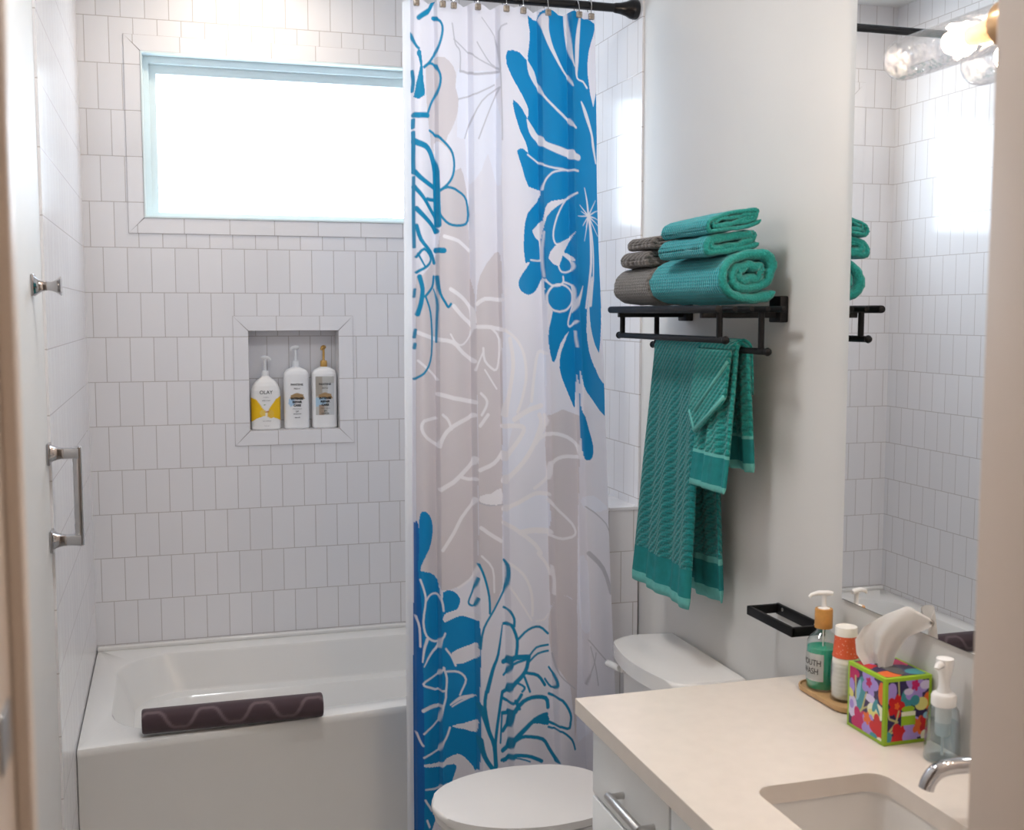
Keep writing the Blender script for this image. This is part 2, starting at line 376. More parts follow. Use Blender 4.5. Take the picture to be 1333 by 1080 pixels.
# door frame in the near foreground
d = bpy.data.objects.new('door_1', None); COL.objects.link(d); d.location = (0.31, 0.8, 0); struct(d, 'beige door frame in the near foreground', 'door frame')
obj('jamb', B((HX0, 0.68, 0), (HX0+0.012, 0.90, HZ), 0.002), M['jamb'], d)
obj('jamb', B((HX1-0.012, 0.68, 0), (HX1, 0.90, HZ), 0.003), M['jamb'], d)
obj('head_jamb', B((HX0, 0.68, HZ-0.012), (HX1, 0.90, HZ), 0.002), M['jamb'], d)
obj('door_stop', B((HX0+0.012, 0.87, 0), (HX0+0.023, 0.90, HZ-0.012), 0.002), M['jamb'], d)
bm = B((HX0+0.0125, 0.80, 1.352), (HX0+0.0145, 0.845, 1.392), 0.0006); 
obj('strike_plate', bm, M['nickel'], d)

# window with its tiled border
wn = bpy.data.objects.new('window_1', None); COL.objects.link(wn); wn.location = ((WX0+WX1)/2, YB+0.09, WZ0); struct(wn, 'wide bright window high in the tiled back wall', 'window')
bm = holed(bmesh.new(), rect(WX0, WZ0, WX1, WZ1), [rect(WX0+0.026, WZ0+0.012, WX1-0.026, WZ1-0.03)], XZ(YB+0.045), XZ(YB+0.12))
obj('window_frame', bm, M['vinyl'], wn, smooth=False)
bm = holed(bmesh.new(), rect(WX0+0.02, WZ0+0.008, WX1-0.02, WZ1-0.026), [rect(WX0+0.05, WZ0+0.026, WX1-0.05, WZ1-0.062)], XZ(YB+0.07), XZ(YB+0.11))
obj('sash', bm, M['vinyl'], wn, smooth=False)
obj('pane', B((WX0+0.048, YB+0.086, WZ0+0.024), (WX1-0.048, YB+0.092, WZ1-0.06)), M['glass'], wn)
obj('reveal', holed(bmesh.new(), rect(WX0, WZ0, WX1, WZ1), [rect(WX0+0.006, WZ0+0.006, WX1-0.006, WZ1-0.006)], XZ(YB-0.006), XZ(YB+0.05)), M['vinyl'], wn, smooth=False)
def border(name, x0, z0, x1, z1, wd, label):
    g = 0.0012
    bm = bmesh.new()
    o = [(x0-wd, z0-wd), (x1+wd, z0-wd), (x1+wd, z1+wd), (x0-wd, z1+wd)]; i = [(x0, z0), (x1, z0), (x1, z1), (x0, z1)]
    for k in range(4):
        a, b = o[k], o[(k+1) % 4]; c, e = i[(k+1) % 4], i[k]
        cx = sum(p[0] for p in (a, b, c, e))/4; cz = sum(p[1] for p in (a, b, c, e))/4
        pts = []
        for p in (a, b, c, e):
            dx, dz = p[0]-cx, p[1]-cz
            pts.append((p[0]-math.copysign(g, dx), p[1]-math.copysign(g, dz)))
        prism(bm, pts, XZ(YB-0.0035), XZ(YB), 0, 2, mi=k % 2)
    bg_ = holed(bmesh.new(), o, [i], XZ(YB-0.0012), XZ(YB)); me = bpy.data.meshes.new('g'); bg_.to_mesh(me); bg_.free()
    n0 = len(bm.faces); bm.from_mesh(me); bm.faces.ensure_lookup_table()
    for f in bm.faces[n0:]: f.material_index = 2
    struct(obj(name, bm, [M['tile_trim'], M['tile_trim_v'], M['grout']], loc=((x0+x1)/2, YB, z0), smooth=False), label, 'tile trim')
border('trim_1', WX0, WZ0, WX1, WZ1, 0.055, 'mitred tile border around the window')
border('trim_2', NX0, NZ0, NX1, NZ1, 0.055, 'mitred tile border around the wall niche')

def ceiling_light(x, y, r, label):
    t = thing('ceiling_light', label, 'ceiling light', (x, y, ZC-0.03))
    obj('trim_ring', lathe(bmesh.new(), [(r*0.92, -0.02), (r*1.12, -0.018), (r*1.15, 0.0), (r*0.92, 0.0)], (x, y, ZC), 40, cap=False), M['white_pl'], t)
    obj('lens', lathe(bmesh.new(), [(r*0.93, -0.012), (r*0.93, -0.001)], (x, y, ZC), 40), M['lens'], t)
ceiling_light(0.30, 2.15, 0.18, 'added out-of-view ceiling light that brightens the bathroom')
ceiling_light(0.29, 3.93, 0.07, 'small warm downlight above the bathtub')
ceiling_light(0.2, -0.5, 0.18, 'added out-of-view ceiling light that brightens the hall')

# ================================================================== BATHTUB
tub = thing('bathtub', 'white alcove bathtub with a plain front apron under the window', 'bathtub', (0.48, 3.8, 0))
X0, X1, Y0, Y1, RZ = XL+0.001, KX-0.002, 3.300, YB-0.001, 0.45
def ring(x0, y0, x1, y1, r, z): return [(a, b, z) for a, b in rrect(x0, y0, x1, y1, r, 9)]
loops = [ring(X0, Y0+0.01, X1, Y1, 0.004, 0.0), ring(X0, Y0+0.01, X1, Y1, 0.004, 0.40), ring(X0, Y0, X1, Y1, 0.006, 0.425), ring(X0, Y0, X1, Y1, 0.006, RZ-0.008), ring(X0+0.002, Y0+0.003, X1-0.002, Y1, 0.006, RZ-0.002), ring(X0+0.006, Y0+0.008, X1-0.006, Y1, 0.006, RZ),
  ring(-0.205, 3.378, 1.17, 4.165, 0.20, RZ), ring(-0.199, 3.384, 1.164, 4.159, 0.196, RZ-0.003), ring(-0.194, 3.389, 1.16, 4.154, 0.192, RZ-0.012), ring(-0.15, 3.40, 1.14, 4.140, 0.185, 0.32), ring(-0.145, 3.402, 1.138, 4.135, 0.183, 0.312), ring(-0.13, 3.405, 1.13, 4.095, 0.18, 0.306), ring(-0.12, 3.41, 1.125, 4.088, 0.175, 0.296),
  ring(0.02, 3.46, 1.08, 4.03, 0.16, 0.16), ring(0.06, 3.49, 1.06, 4.0, 0.14, 0.125), ring(0.12, 3.53, 1.02, 3.96, 0.10, 0.11)]
loops = [[(a, b + (a-X0-0.18)*0.10*max(0, min(1, (3.60-b)/0.22)), z) for a, b, z in lp] for lp in loops]
obj('shell', rings(bmesh.new(), loops), M['acrylic'], tub)
bm = B((X0, Y1-0.022, RZ-0.002), (X1, Y1, RZ+0.016), 0.006, 3)
obj('tile_flange', bm, M['acrylic'], tub)
obj('drain', LA([(0.0, 0), (0.028, 0), (0.03, 0.002), (0.024, 0.004), (0.004, 0.003)][::-1], (0.9, 3.75, 0.109), 24, cap=False), M['chrome'], tub)
obj('overflow_plate', LA([(0.036, 0), (0.036, -0.006), (0.03, -0.01), (0.002, -0.01)], (1.105, 3.76, 0.25), 28, 'x'), M['chrome'], tub)

# ================================================================== RIBBONS: folded and rolled cloth
def ribbon(path, t, ac, hw, ny, mapf, wave=None, mi=None, taper=True):
    """cloth of thickness t whose centre line runs along path (2D) and whose width runs along a third axis"""
    n = len(path); r = t/2; bm = bmesh.new(); loops = []; info = []; s = 0
    tot = sum(math.dist(path[i], path[i+1]) for i in range(n-1))
    for i in range(n):
        if i: s += math.dist(path[i-1], path[i])
        a, b = path[max(i-1, 0)], path[min(i+1, n-1)]
        dx, dz = b[0]-a[0], b[1]-a[1]; L = math.hypot(dx, dz) or 1; nx, nz = -dz/L, dx/L
        c = ac(s/tot) if callable(ac) else ac; h = hw(s/tot) if callable(hw) else hw
        k = 1.0
        if taper:
            e = min(i, n-1-i); k = (0.35, 0.8)[e] if e < 2 else 1.0
        lp = []
        for j in range(ny+1): lp.append((-(h-r)+2*(h-r)*j/ny, r*k))
        for q_ in (60, 30, 0, -30, -60): lp.append((h-r+r*math.cos(math.radians(q_)), r*k*math.sin(math.radians(q_))))
        for j in range(ny+1): lp.append(((h-r)-2*(h-r)*j/ny, -r*k))
        for q_ in (240, 210, 180, 150, 120): lp.append((-(h-r)+r*math.cos(math.radians(q_)), r*k*math.sin(math.radians(q_))))
        row = []
        for al, of in lp:
            wv = wave(s/tot, al/h) if wave else 0
            row.append(mapf(path[i][0]+nx*(of+wv), path[i][1]+nz*(of+wv), c+al)); info.append((s, al, of))
        loops.append(row)
    rings(bm, loops)
    if mi:
        bm.faces.ensure_lookup_table(); m = len(loops[0]); idx = 0
        for i in range(n-1):
            sm = (info[i*m][0]+info[(i+1)*m][0])/2
            for j in range(m): bm.faces[idx].material_index = mi(sm, tot); idx += 1
        bm.faces[idx].material_index = mi(0, tot); bm.faces[idx+1].material_index = mi(tot, tot)
    return bm, info
def spiral(w, h, t, turns, cx, cz, flip=1, rag=0.0, start=0.0):
    """flattened spiral that starts on the outside"""
    out = []; n = int(turns*44)
    rr = random.Random(7)
    for i in range(n+1):
        th = 2*PI*turns*i/n; sh = t*1.02*th/(2*PI)
        r = max(h/2 - t/2 - sh, t*0.55); a = max(w/2 - h/2 - sh*0.15, 0.002)
        c, s_ = math.cos(th+start), math.sin(th+start)
        x = r*c + a*max(-1, min(1, 1.8*c)); z = r*s_
        out.append((cx + flip*x + rag*rr.uniform(-1, 1), cz + z + rag*rr.uniform(-1, 1)*(1 if i > 44 else 0.3)))
    return out

# rolled mat on the tub rim
def roll_mat():
    path = spiral(0.094, 0.088, 0.014, 2.6, 3.344, 0.4945, -1, 0.0006, PI*0.9)
    bm, info = ribbon(path, 0.0135, 0.153, 0.258, 110, lambda p, q_, a: (a, p, q_))
    info = np.array(info); S, A = info[:, 0], info[:, 1]; C = np.tile(np.array([0.070, 0.046, 0.054]), (len(S), 1))
    light = (0.155, 0.112, 0.122)
    for ph, off in ((0, 0.055), (PI, 0.125), (0, 0.195), (PI, -0.015)):
        pts = [(a, off + 0.024*math.cos(2*PI*a/0.152+ph) - 0.004*math.cos(6*PI*a/0.152+ph), 0.0085) for a in np.linspace(-0.27, 0.27, 60)]
        paint(A, S, C, 's', light, pts, 0.004)
    for v, k in zip(bm.verts, range(len(S))):
        pass
    for f in bm.faces: f.smooth = True
    bmesh.ops.recalc_face_normals(bm, faces=bm.faces)
    me = bpy.data.meshes.new('rolled_bath_mat'); bm.to_mesh(me); bm.free(); set_colors(me, C)
    o = link('rolled_bath_mat', me, M['plum'], loc=(0.153, 3.344, 0.45))
    tag(o, 'rolled plum bath mat with wavy raised lines on the tub rim', 'bath mat')
roll_mat()

# ================================================================== SHOWER CURTAIN
RODZ, RODY = 2.550, 3.195
t = thing('curtain_rod', 'black tension rod with a flared end holding the shower curtain', 'curtain rod', (0.54, RODY, RODZ))
obj('pole', T([(XL+0.02, RODY, RODZ), (XR-0.05, RODY, RODZ)], 0.0125, 20), M['black_satin'], t)
for sx, xx in ((1, XR-0.006), (-1, XL)):
    obj('end_cup', LA([(0.0125, -0.075*sx), (0.0145, -0.07*sx), (0.016, -0.055*sx), (0.021, -0.035*sx), (0.027, -0.022*sx), (0.029, -0.012*sx), (0.029, -0.004*sx), (0.026, 0)], (xx, RODY, RODZ), 28, 'x'), M['black_satin'], t)

EDGE_L=[(-0.154, 0.6614), (0.32, 0.6628), (1.762, 0.6672), (2.515, 0.6667)]
EDGE_R=[(-0.195, 1.2839), (0.292, 1.2643), (0.621, 1.2465), (0.837, 1.2349), (1.031, 1.226), (1.363, 1.212), (1.766, 1.2155), (2.172, 1.2224), (2.529, 1.214)]
CURTAIN=[('T',0,[142,2341,175,2362,227,2371,267,2374,325,2375,380,2366,427,2352,454,2338,471,2317,486,2278,485,2236,446,2203,399,2176,358,2158,338,2141,376,2121,423,2099,423,2075,421,2058,460,2065,508,2071,541,2052,566,2025,578,2003,584,1981,586,1956,588,1928,598,1890,604,1848,601,1803,601,1764,613,1744,625,1719,628,1663,629,1585,631,1477,633,1368,633,1304,632,1233,628,1091,624,964,627,951,629,965,625,939,611,906,545,882,453,866,356,857,277,854,262,855,258,862,240,878,179,903,104,910,48,914,28,923,22,963,19,1076,19,1232,19,1440,20,1630,20,1720,26,1762,48,1769,84,1766,158,1787,240,1820,261,1865,283,1915,285,1957,270,1997,247,2044,207,2086,195,2119,190,2150,171,2182,154,2221,141,2284]),
('W',0,[228,2134,251,2142,289,2136,350,2123,405,2103,426,2082,421,2060,387,2038,342,2020,299,2009,263,2011,255,2033,251,2064,238,2103]),
('T',0,[855,1830,899,1836,910,1821,914,1791,912,1719,907,1561,902,1367,893,1148,879,962,876,891,873,869,868,856,850,847,795,813,742,790,735,812,729,851,678,895,632,934,626,928,629,965,633,1159,639,1368,632,1470,628,1541,630,1625,639,1696,653,1737,685,1767,764,1803]),
('T',0,[1360,1366,1514,1383,1692,1365,1703,1351,1694,1293,1684,1131,1658,955,1642,843,1626,779,1604,790,1570,824,1512,835,1453,839,1406,835,1374,825,1360,805,1351,806,1348,868,1349,959,1349,1065,1351,1175,1338,1284]),
('T',0,[1329,765,1356,796,1374,825,1407,837,1453,839,1511,833,1569,820,1613,809,1635,769,1617,644,1584,512,1562,431,1543,402,1535,470,1507,561,1424,603,1364,626,1347,661,1330,699,1322,733]),
('P',0,[491,2348,535,2346,611,2339,777,2345,923,2348,914,2335,878,2310,901,2264,920,2214,929,2187,931,2157,927,2086,917,2025,903,2025,871,2049,831,2085,793,2113,759,2097,718,2067,648,2038,607,2025,587,2051,577,2091,572,2128,559,2156,507,2154,462,2157,470,2207,486,2262,468,2281,451,2295,461,2324]),
('G',1,[923,2348,38,909,2354,38,883,2362,38,842,2367,38,808,2375,38,777,2384,38,749,2394,38,722,2404,38,697,2414,38,681,2422,38]),
('G',1,[923,2348,38,900,2357,38,836,2363,38,766,2368,38,707,2374,38,651,2382,38,612,2394,38,554,2407,38,486,2419,38,440,2427,38]),
('G',1,[509,2342,67,553,2342,67,609,2339,67,644,2333,67,689,2334,67,735,2336,67,783,2339,67,840,2342,67,896,2346,67,914,2344,67]),
('G',1,[924,2352,34,916,2378,34,905,2415,34,883,2447,34,833,2467,34,775,2482,34,736,2492,34]),
('G',1,[878,2310,38,823,2301,38,746,2290,38,674,2280,38,616,2275,38,546,2269,38,486,2263,38]),
('G',1,[913,2301,38,878,2294,38,796,2278,38,724,2259,38,671,2237,38,629,2214,38,609,2196,38,588,2180,38,570,2166,38,559,2156,38]),
('G',1,[917,2301,38,906,2291,38,881,2274,38,836,2250,38,781,2217,38,723,2180,38,686,2154,38]),
('G',1,[926,2343,34,929,2316,34,932,2277,34,935,2239,34,935,2206,34,934,2174,34,935,2153,34]),
('G',1,[424,2470,42,432,2454,42,443,2433,42,457,2415,42,476,2408,42,497,2404,42,511,2396,42,515,2378,42,512,2356,42,509,2340,42]),
('G',1,[996,2478,38,970,2475,38,935,2470,38,916,2457,38,915,2425,38,919,2383,38,924,2352,38]),
('P',0,[918,1610,963,1612,1021,1594,1070,1573,1110,1545,1132,1513,1138,1478,1120,1446,1090,1417,1060,1396,1018,1369,941,1299,902,1241,896,1262,900,1322,903,1407,907,1496,910,1565]),
('P',0,[900,1172,943,1190,1035,1217,1110,1241,1179,1269,1252,1306,1314,1339,1342,1343,1353,1361,1359,1452,1360,1540,1343,1558,1297,1545,1257,1514,1224,1474,1213,1439,1193,1407,1118,1379,1051,1355,1067,1339,1090,1324,1049,1302,990,1280,928,1261,902,1236,892,1198]),
('P',0,[898,1090,936,1106,1026,1115,1116,1127,1204,1137,1284,1139,1348,1134,1361,1119,1363,1095,1366,1061,1353,1028,1227,1021,1087,1026,1019,1035,972,1045,918,1050,897,1053,882,1071]),
('C',1,[313,1876,106,352,1873,106,410,1869,106,467,1864,106,518,1855,106,565,1846,106,597,1839,106]),
('C',1,[39,1604,115,80,1599,115,153,1592,115,236,1585,115,274,1583,115,334,1581,115,388,1577,115,432,1568,115,470,1556,115,509,1545,115,559,1535,115,604,1526,115,619,1521,115]),
('C',1,[374,1727,115,405,1722,115,451,1714,115,498,1705,115,541,1695,115,583,1682,115,607,1670,115,615,1657,115,619,1643,115,622,1634,115]),
('C',1,[406,1679,124,438,1669,124,485,1655,124,534,1643,124,579,1634,124,610,1625,124,622,1620,124]),
('C',1,[647,1685,115,665,1690,115,693,1695,115,731,1700,115,790,1700,115,865,1698,115,904,1697,115]),
('C',1,[651,1620,115,688,1620,115,743,1620,115,796,1619,115,844,1616,115,889,1614,115,904,1612,115]),
('C',1,[796,1616,71,823,1610,71,861,1600,71,888,1585,71,892,1562,71,883,1535,71,871,1514,71,860,1502,71,845,1497,71,823,1496,71,789,1502,71,749,1512,71,720,1523,71,708,1536,71,706,1549,71,705,1559,71]),
('C',1,[257,1427,124,289,1425,124,342,1421,124,402,1416,124,482,1412,124,578,1406,124,621,1404,124]),
('C',1,[915,1612,88,941,1606,88,991,1597,88,1037,1585,88,1070,1573,88,1097,1558,88,1118,1541,88,1131,1521,88,1138,1500,88,1138,1478,88,1127,1457,88,1109,1436,88,1090,1417,88,1070,1400,88,1049,1386,88,1035,1377,88]),
('C',1,[969,1586,124,979,1568,124,993,1544,124,999,1519,124,993,1498,124,981,1476,124,965,1453,124,944,1423,124,922,1391,124,914,1368,124]),
('C',1,[1357,1544,97,1342,1547,97,1308,1550,97,1278,1545,97,1256,1526,97,1239,1500,97,1224,1474,97,1211,1449,97,1200,1424,97,1193,1407,97]),
('C',1,[1300,1393,150,1272,1391,150,1232,1388,150,1192,1385,150,1150,1380,150,1107,1374,150,1069,1368,150,1040,1363,150,1015,1359,150,999,1356,150]),
('C',1,[674,1430,80,691,1425,80,714,1419,80,731,1412,80,738,1406,80,737,1401,80,731,1394,80,716,1385,80,695,1375,80,680,1368,80]),
('C',1,[39,1524,71,70,1516,71,121,1504,71,173,1492,71,210,1483,71,237,1474,71,246,1469,71]),
('C',1,[718,1497,53,755,1481,53,808,1458,53,848,1442,53]),
('C',1,[372,1599,53,384,1593,53,401,1584,53,421,1577,53,442,1572,53,467,1568,53,492,1568,53,518,1571,53,544,1577,53,570,1585,53,594,1595,53,607,1608,53,614,1616,53]),
('C',1,[627,1496,53,645,1513,53,679,1534,53,705,1550,53]),
('C',1,[233,1357,97,191,1356,97,136,1354,97,97,1351,97,79,1344,97,72,1337,97,73,1328,97,83,1319,97,102,1310,97,131,1301,97,179,1291,97,238,1281,97,256,1277,97]),
('C',1,[260,1277,124,268,1286,124,284,1298,124,305,1309,124,330,1319,124,359,1327,124,401,1336,124,473,1347,124,567,1358,124,616,1367,124]),
('C',1,[291,1368,80,306,1364,80,328,1359,80,346,1352,80,359,1344,80,370,1334,80,377,1327,80]),
('C',1,[270,1151,133,303,1157,133,351,1165,133,397,1173,133,436,1183,133,474,1193,133,514,1204,133,562,1216,133,605,1229,133,620,1241,133]),
('C',1,[462,1189,97,484,1186,97,515,1183,97,549,1180,97,585,1179,97,611,1180,97,622,1182,97]),
('C',1,[661,1337,106,686,1346,106,721,1359,106,747,1368,106]),
('C',1,[653,1209,124,693,1214,124,752,1220,124,806,1228,124,845,1238,124,878,1250,124,897,1258,124]),
('C',1,[281,973,106,311,986,106,354,1005,106,393,1023,106,420,1038,106,444,1052,106,475,1068,106,528,1087,106,591,1106,106,617,1123,106]),
('C',1,[906,1335,133,930,1338,133,994,1338,133,1048,1337,133,1080,1335,133,1098,1331,133,1098,1323,133,1074,1311,133,1032,1295,133,990,1280,133,949,1266,133,915,1252,133,902,1241,133]),
('C',1,[900,1175,142,919,1188,142,975,1203,142,1035,1219,142,1087,1234,142,1135,1250,142,1179,1269,142,1224,1292,142,1266,1318,142,1295,1339,142,1300,1353,142,1290,1361,142,1280,1367,142]),
('C',1,[1337,1366,115,1343,1360,115,1349,1351,115,1342,1339,115,1309,1321,115,1265,1301,115,1234,1286,115]),
('C',1,[1234,1291,106,1265,1297,106,1312,1305,106,1357,1311,106,1383,1315,106,1444,1313,106,1505,1308,106,1561,1302,106,1614,1293,106,1660,1283,106,1687,1270,106,1698,1256,106,1705,1247,106]),
('C',1,[1686,1242,106,1642,1243,106,1565,1246,106,1497,1246,106,1446,1243,106,1404,1237,106,1375,1228,106,1366,1215,106,1361,1199,106,1351,1184,106,1303,1173,106,1246,1162,106,1205,1155,106]),
('C',1,[898,1093,124,916,1102,124,965,1110,124,1026,1117,124,1086,1125,124,1147,1133,124,1204,1139,124,1259,1140,124,1311,1138,124,1348,1136,124]),
('C',1,[1353,1120,80,1366,1113,80,1396,1101,80,1444,1087,80,1496,1074,80,1552,1059,80,1597,1046,80,1626,1033,80,1641,1021,80,1634,1012,80,1594,1007,80,1532,1006,80,1472,1006,80,1416,1010,80,1372,1015,80,1356,1015,80]),
('C',1,[897,1053,124,914,1050,124,961,1043,124,1019,1031,124,1078,1019,124,1140,1004,124,1191,991,124,1224,979,124,1246,969,124,1260,962,124]),
('C',1,[1035,1029,168,1076,1030,168,1136,1032,168,1195,1032,168,1251,1030,168,1307,1028,168,1347,1026,168]),
('C',1,[651,1041,115,678,1036,115,717,1027,115,758,1019,115,799,1011,115,840,1004,115,870,998,115]),
('G',1,[639,1114,34,665,1112,34,703,1108,34,746,1105,34,796,1105,34,851,1105,34,890,1105,34]),
('C',1,[914,939,88,945,933,88,1003,920,88,1057,904,88,1094,886,88,1121,867,88,1140,846,88,1146,823,88,1144,799,88,1141,782,88]),
('C',1,[905,876,62,919,867,62,958,851,62,1001,831,62,1047,809,62,1095,785,62,1130,768,62]),
('C',1,[1224,963,97,1248,955,97,1281,944,97,1311,933,97,1332,920,97,1350,908,97,1355,900,97]),
('C',1,[1363,925,62,1367,913,62,1371,897,62,1375,881,62,1374,867,62,1372,853,62,1371,843,62]),
('C',1,[1184,763,53,1210,763,53,1245,763,53,1275,764,53,1296,769,53,1311,775,53,1322,779,53]),
('C',1,[627,924,71,615,911,71,593,894,71,553,882,71,510,874,71,467,866,71,437,861,71]),
('C',1,[654,958,62,686,949,62,732,936,62,768,919,62,781,895,62,781,868,62,781,849,62]),
('C',0,[648,1134,699,1138,765,1140,830,1150,881,1154,896,1132,883,1108,820,1105,746,1108,688,1111,647,1116,635,1125]),
('P',0,[1695,1124,1723,1133,1803,1131,1905,1112,1985,1092,1989,1085,1950,1083,1877,1082,1798,1084,1731,1091,1700,1097,1692,1110]),
('G',1,[1734,962,143,1774,951,143,1837,933,143,1899,911,143,1944,884,143,1978,855,143,2000,834,143]),
('G',1,[1714,1100,38,1742,1094,38,1786,1086,38,1836,1075,38,1898,1060,38,1964,1042,38,2005,1018,38]),
('P',0,[1682,945,1698,954,1716,935,1725,896,1724,846,1732,788,1728,739,1704,718,1687,720,1666,758,1652,815,1660,887]),
('G',1,[1711,700,34,1727,694,34,1754,684,34,1785,672,34,1826,657,34,1875,640,34,1914,627,34]),
('G',1,[1722,682,29,1733,667,29,1749,646,29,1763,625,29,1774,602,29,1782,579,29,1788,563,29]),
('G',1,[1692,560,29,1702,580,29,1721,606,29,1747,625,29,1762,640,29,1770,654,29,1775,663,29]),
('G',1,[1351,661,34,1359,644,34,1369,622,34,1391,603,34,1443,585,34,1513,566,34,1568,551,34]),
('P',0,[1600,482,1682,500,1709,515,1735,489,1728,449,1685,396,1583,384,1567,430]),
('B',0,[1240,2510,1288,2507,1345,2501,1356,2510,1367,2521,1416,2526,1501,2533,1633,2541,1718,2536,1769,2526,1797,2514,1817,2512,1844,2511,1921,2509,1991,2502,1995,2486,1972,2466,1941,2444,1910,2419,1893,2388,1891,2352,1920,2298,1959,2261,1986,2289,2004,2310,2009,2288,2010,2248,2011,2217,2012,2165,2022,2059,2023,1942,2013,1842,2004,1766,2001,1738,2000,1720,1996,1677,1987,1629,1966,1579,1941,1544,1910,1549,1878,1571,1850,1596,1829,1625,1825,1659,1822,1679,1799,1655,1780,1616,1783,1584,1799,1553,1825,1528,1865,1504,1935,1481,1996,1453,2018,1397,2007,1357,1919,1379,1814,1413,1758,1432,1724,1451,1709,1479,1704,1495,1700,1475,1698,1441,1700,1410,1705,1384,1713,1372,1735,1363,1753,1344,1771,1322,1796,1299,1814,1276,1813,1257,1797,1243,1766,1236,1734,1235,1713,1241,1705,1254,1700,1280,1698,1312,1698,1335,1698,1366,1696,1431,1693,1486,1688,1479,1682,1449,1677,1415,1669,1387,1658,1386,1635,1400,1588,1426,1540,1455,1507,1478,1489,1500,1492,1524,1514,1549,1575,1583,1621,1607,1574,1596,1508,1571,1473,1547,1447,1527,1424,1518,1406,1522,1387,1544,1377,1572,1377,1594,1385,1616,1412,1641,1432,1663,1410,1675,1380,1683,1372,1689,1368,1697,1368,1716,1369,1737,1367,1754,1361,1762,1337,1747,1286,1726,1237,1715,1190,1711,1141,1716,1102,1725,1085,1736,1084,1748,1099,1759,1128,1772,1184,1791,1231,1810,1212,1824,1179,1839,1164,1864,1161,1893,1176,1921,1208,1947,1269,1965,1332,1981,1359,1999,1361,2014,1307,2018,1224,2023,1182,2048,1152,2076,1121,2099,1100,2117,1095,2125,1104,2127,1129,2131,1162,2131,1199,2124,1224,2120,1215,2134,1190,2152,1165,2163,1135,2177,1099,2204,1068,2233,1052,2255,1056,2267,1102,2259,1157,2243,1192,2228,1216,2218,1229,2228,1229,2245,1209,2259,1177,2274,1136,2291,1090,2311,1033,2338,990,2364,981,2387,1000,2403,1059,2406,1130,2402,1184,2389,1226,2381,1242,2394,1247,2417,1257,2440,1262,2465,1245,2491]),
('B',0,[1240,2510,1288,2507,1345,2501,1358,2514,1367,2521,1402,2499,1442,2466,1457,2419,1435,2379,1354,2373,1241,2377,1231,2396,1251,2421,1261,2443,1266,2465,1247,2491]),
('B',0,[1342,1976,1375,1995,1415,1984,1409,1877,1387,1764,1384,1726,1381,1719,1373,1721,1365,1737,1364,1777,1355,1814,1258,1807,1166,1803,1150,1844,1161,1893,1176,1921,1208,1942,1269,1962]),
('X',1,[1409,2500,332,1412,2492,303,1417,2480,263,1427,2466,225,1443,2452,194,1464,2436,165,1492,2419,139,1531,2401,115,1578,2381,94,1626,2363,75,1678,2348,59,1700,2330,46,1715,2317,37]),
('X',1,[1663,2539,128,1666,2519,134,1671,2492,140,1679,2467,139,1687,2448,126,1695,2431,106,1702,2415,86,1711,2398,66,1724,2382,46,1736,2372,32]),
('X',1,[1806,2513,64,1797,2497,87,1784,2474,119,1774,2450,139,1767,2427,141,1763,2404,132,1760,2383,118,1756,2366,95,1754,2351,68,1760,2339,48,1778,2334,44,1805,2332,49,1830,2330,54,1849,2324,57,1866,2318,61,1877,2314,64]),
('X',1,[1226,2381,43,1238,2372,102,1257,2360,181,1278,2348,225,1299,2336,198,1322,2323,135,1350,2311,86,1366,2297,70,1388,2285,68,1428,2273,70,1483,2260,74,1548,2246,82,1616,2234,86,1682,2222,80,1706,2206,71,1735,2197,64]),
('X',1,[1806,2271,48,1820,2263,74,1840,2250,108,1861,2235,128,1884,2218,119,1909,2200,96,1929,2183,80,1938,2171,83,1943,2160,93,1950,2148,96,1963,2131,83,1977,2113,63,1987,2099,48]),
('X',1,[1215,2214,54,1228,2206,102,1247,2195,168,1268,2185,214,1288,2177,220,1309,2171,206,1338,2165,193,1361,2158,186,1380,2149,180,1423,2143,182,1476,2138,199,1541,2133,223,1611,2129,235,1684,2125,224,1712,2115,200,1756,2111,182]),
('X',1,[1218,2115,55,1255,2109,55,1309,2101,55,1358,2093,55,1387,2086,55,1442,2082,54,1510,2079,55,1612,2078,58,1699,2075,61,1754,2072,64]),
('X',1,[1652,2076,55,1611,2075,55,1556,2072,55,1510,2069,55,1477,2065,55,1451,2059,55,1429,2053,55,1411,2047,55,1396,2040,55,1385,2033,55,1377,2026,55,1373,2020,55,1371,2016,55]),
('X',0,[1742,2010,1703,2003,1645,1992,1546,1987,1467,1983,1424,1976,1396,1965,1380,1946,1369,1926,1319,1912,1257,1897,1291,1878,1349,1866,1359,1875,1367,1894,1379,1916,1410,1939,1459,1954,1520,1967,1601,1980,1683,1992,1711,2002]),
('X',1,[1742,2008,55,1709,2004,55,1689,1999,55,1644,1989,55,1598,1974,55,1558,1957,55,1526,1940,55,1503,1923,55,1486,1908,55,1475,1894,55,1472,1883,55,1474,1874,55,1481,1867,55,1489,1862,55,1501,1859,55,1516,1858,55,1538,1859,55,1564,1861,55,1584,1863,55]),
('X',0,[1714,1899,1703,1893,1672,1878,1574,1866,1488,1853,1431,1835,1409,1817,1458,1801,1525,1794,1554,1810,1578,1827,1623,1823,1671,1814,1691,1810,1700,1809,1702,1812,1698,1818,1684,1826,1642,1832,1604,1832,1600,1839,1685,1872]),
('X',1,[1578,1829,55,1614,1823,55,1665,1814,55,1688,1805,55,1692,1798,55,1692,1793,55,1688,1788,55,1679,1783,55,1643,1779,55,1611,1777,55,1585,1777,55,1561,1778,55,1542,1782,55,1530,1788,55,1522,1796,55,1517,1802,55]),
('X',1,[1231,1812,49,1265,1811,49,1314,1810,49,1351,1811,49,1357,1816,49,1358,1823,49,1358,1832,49,1356,1844,49,1353,1858,49,1349,1868,49]),
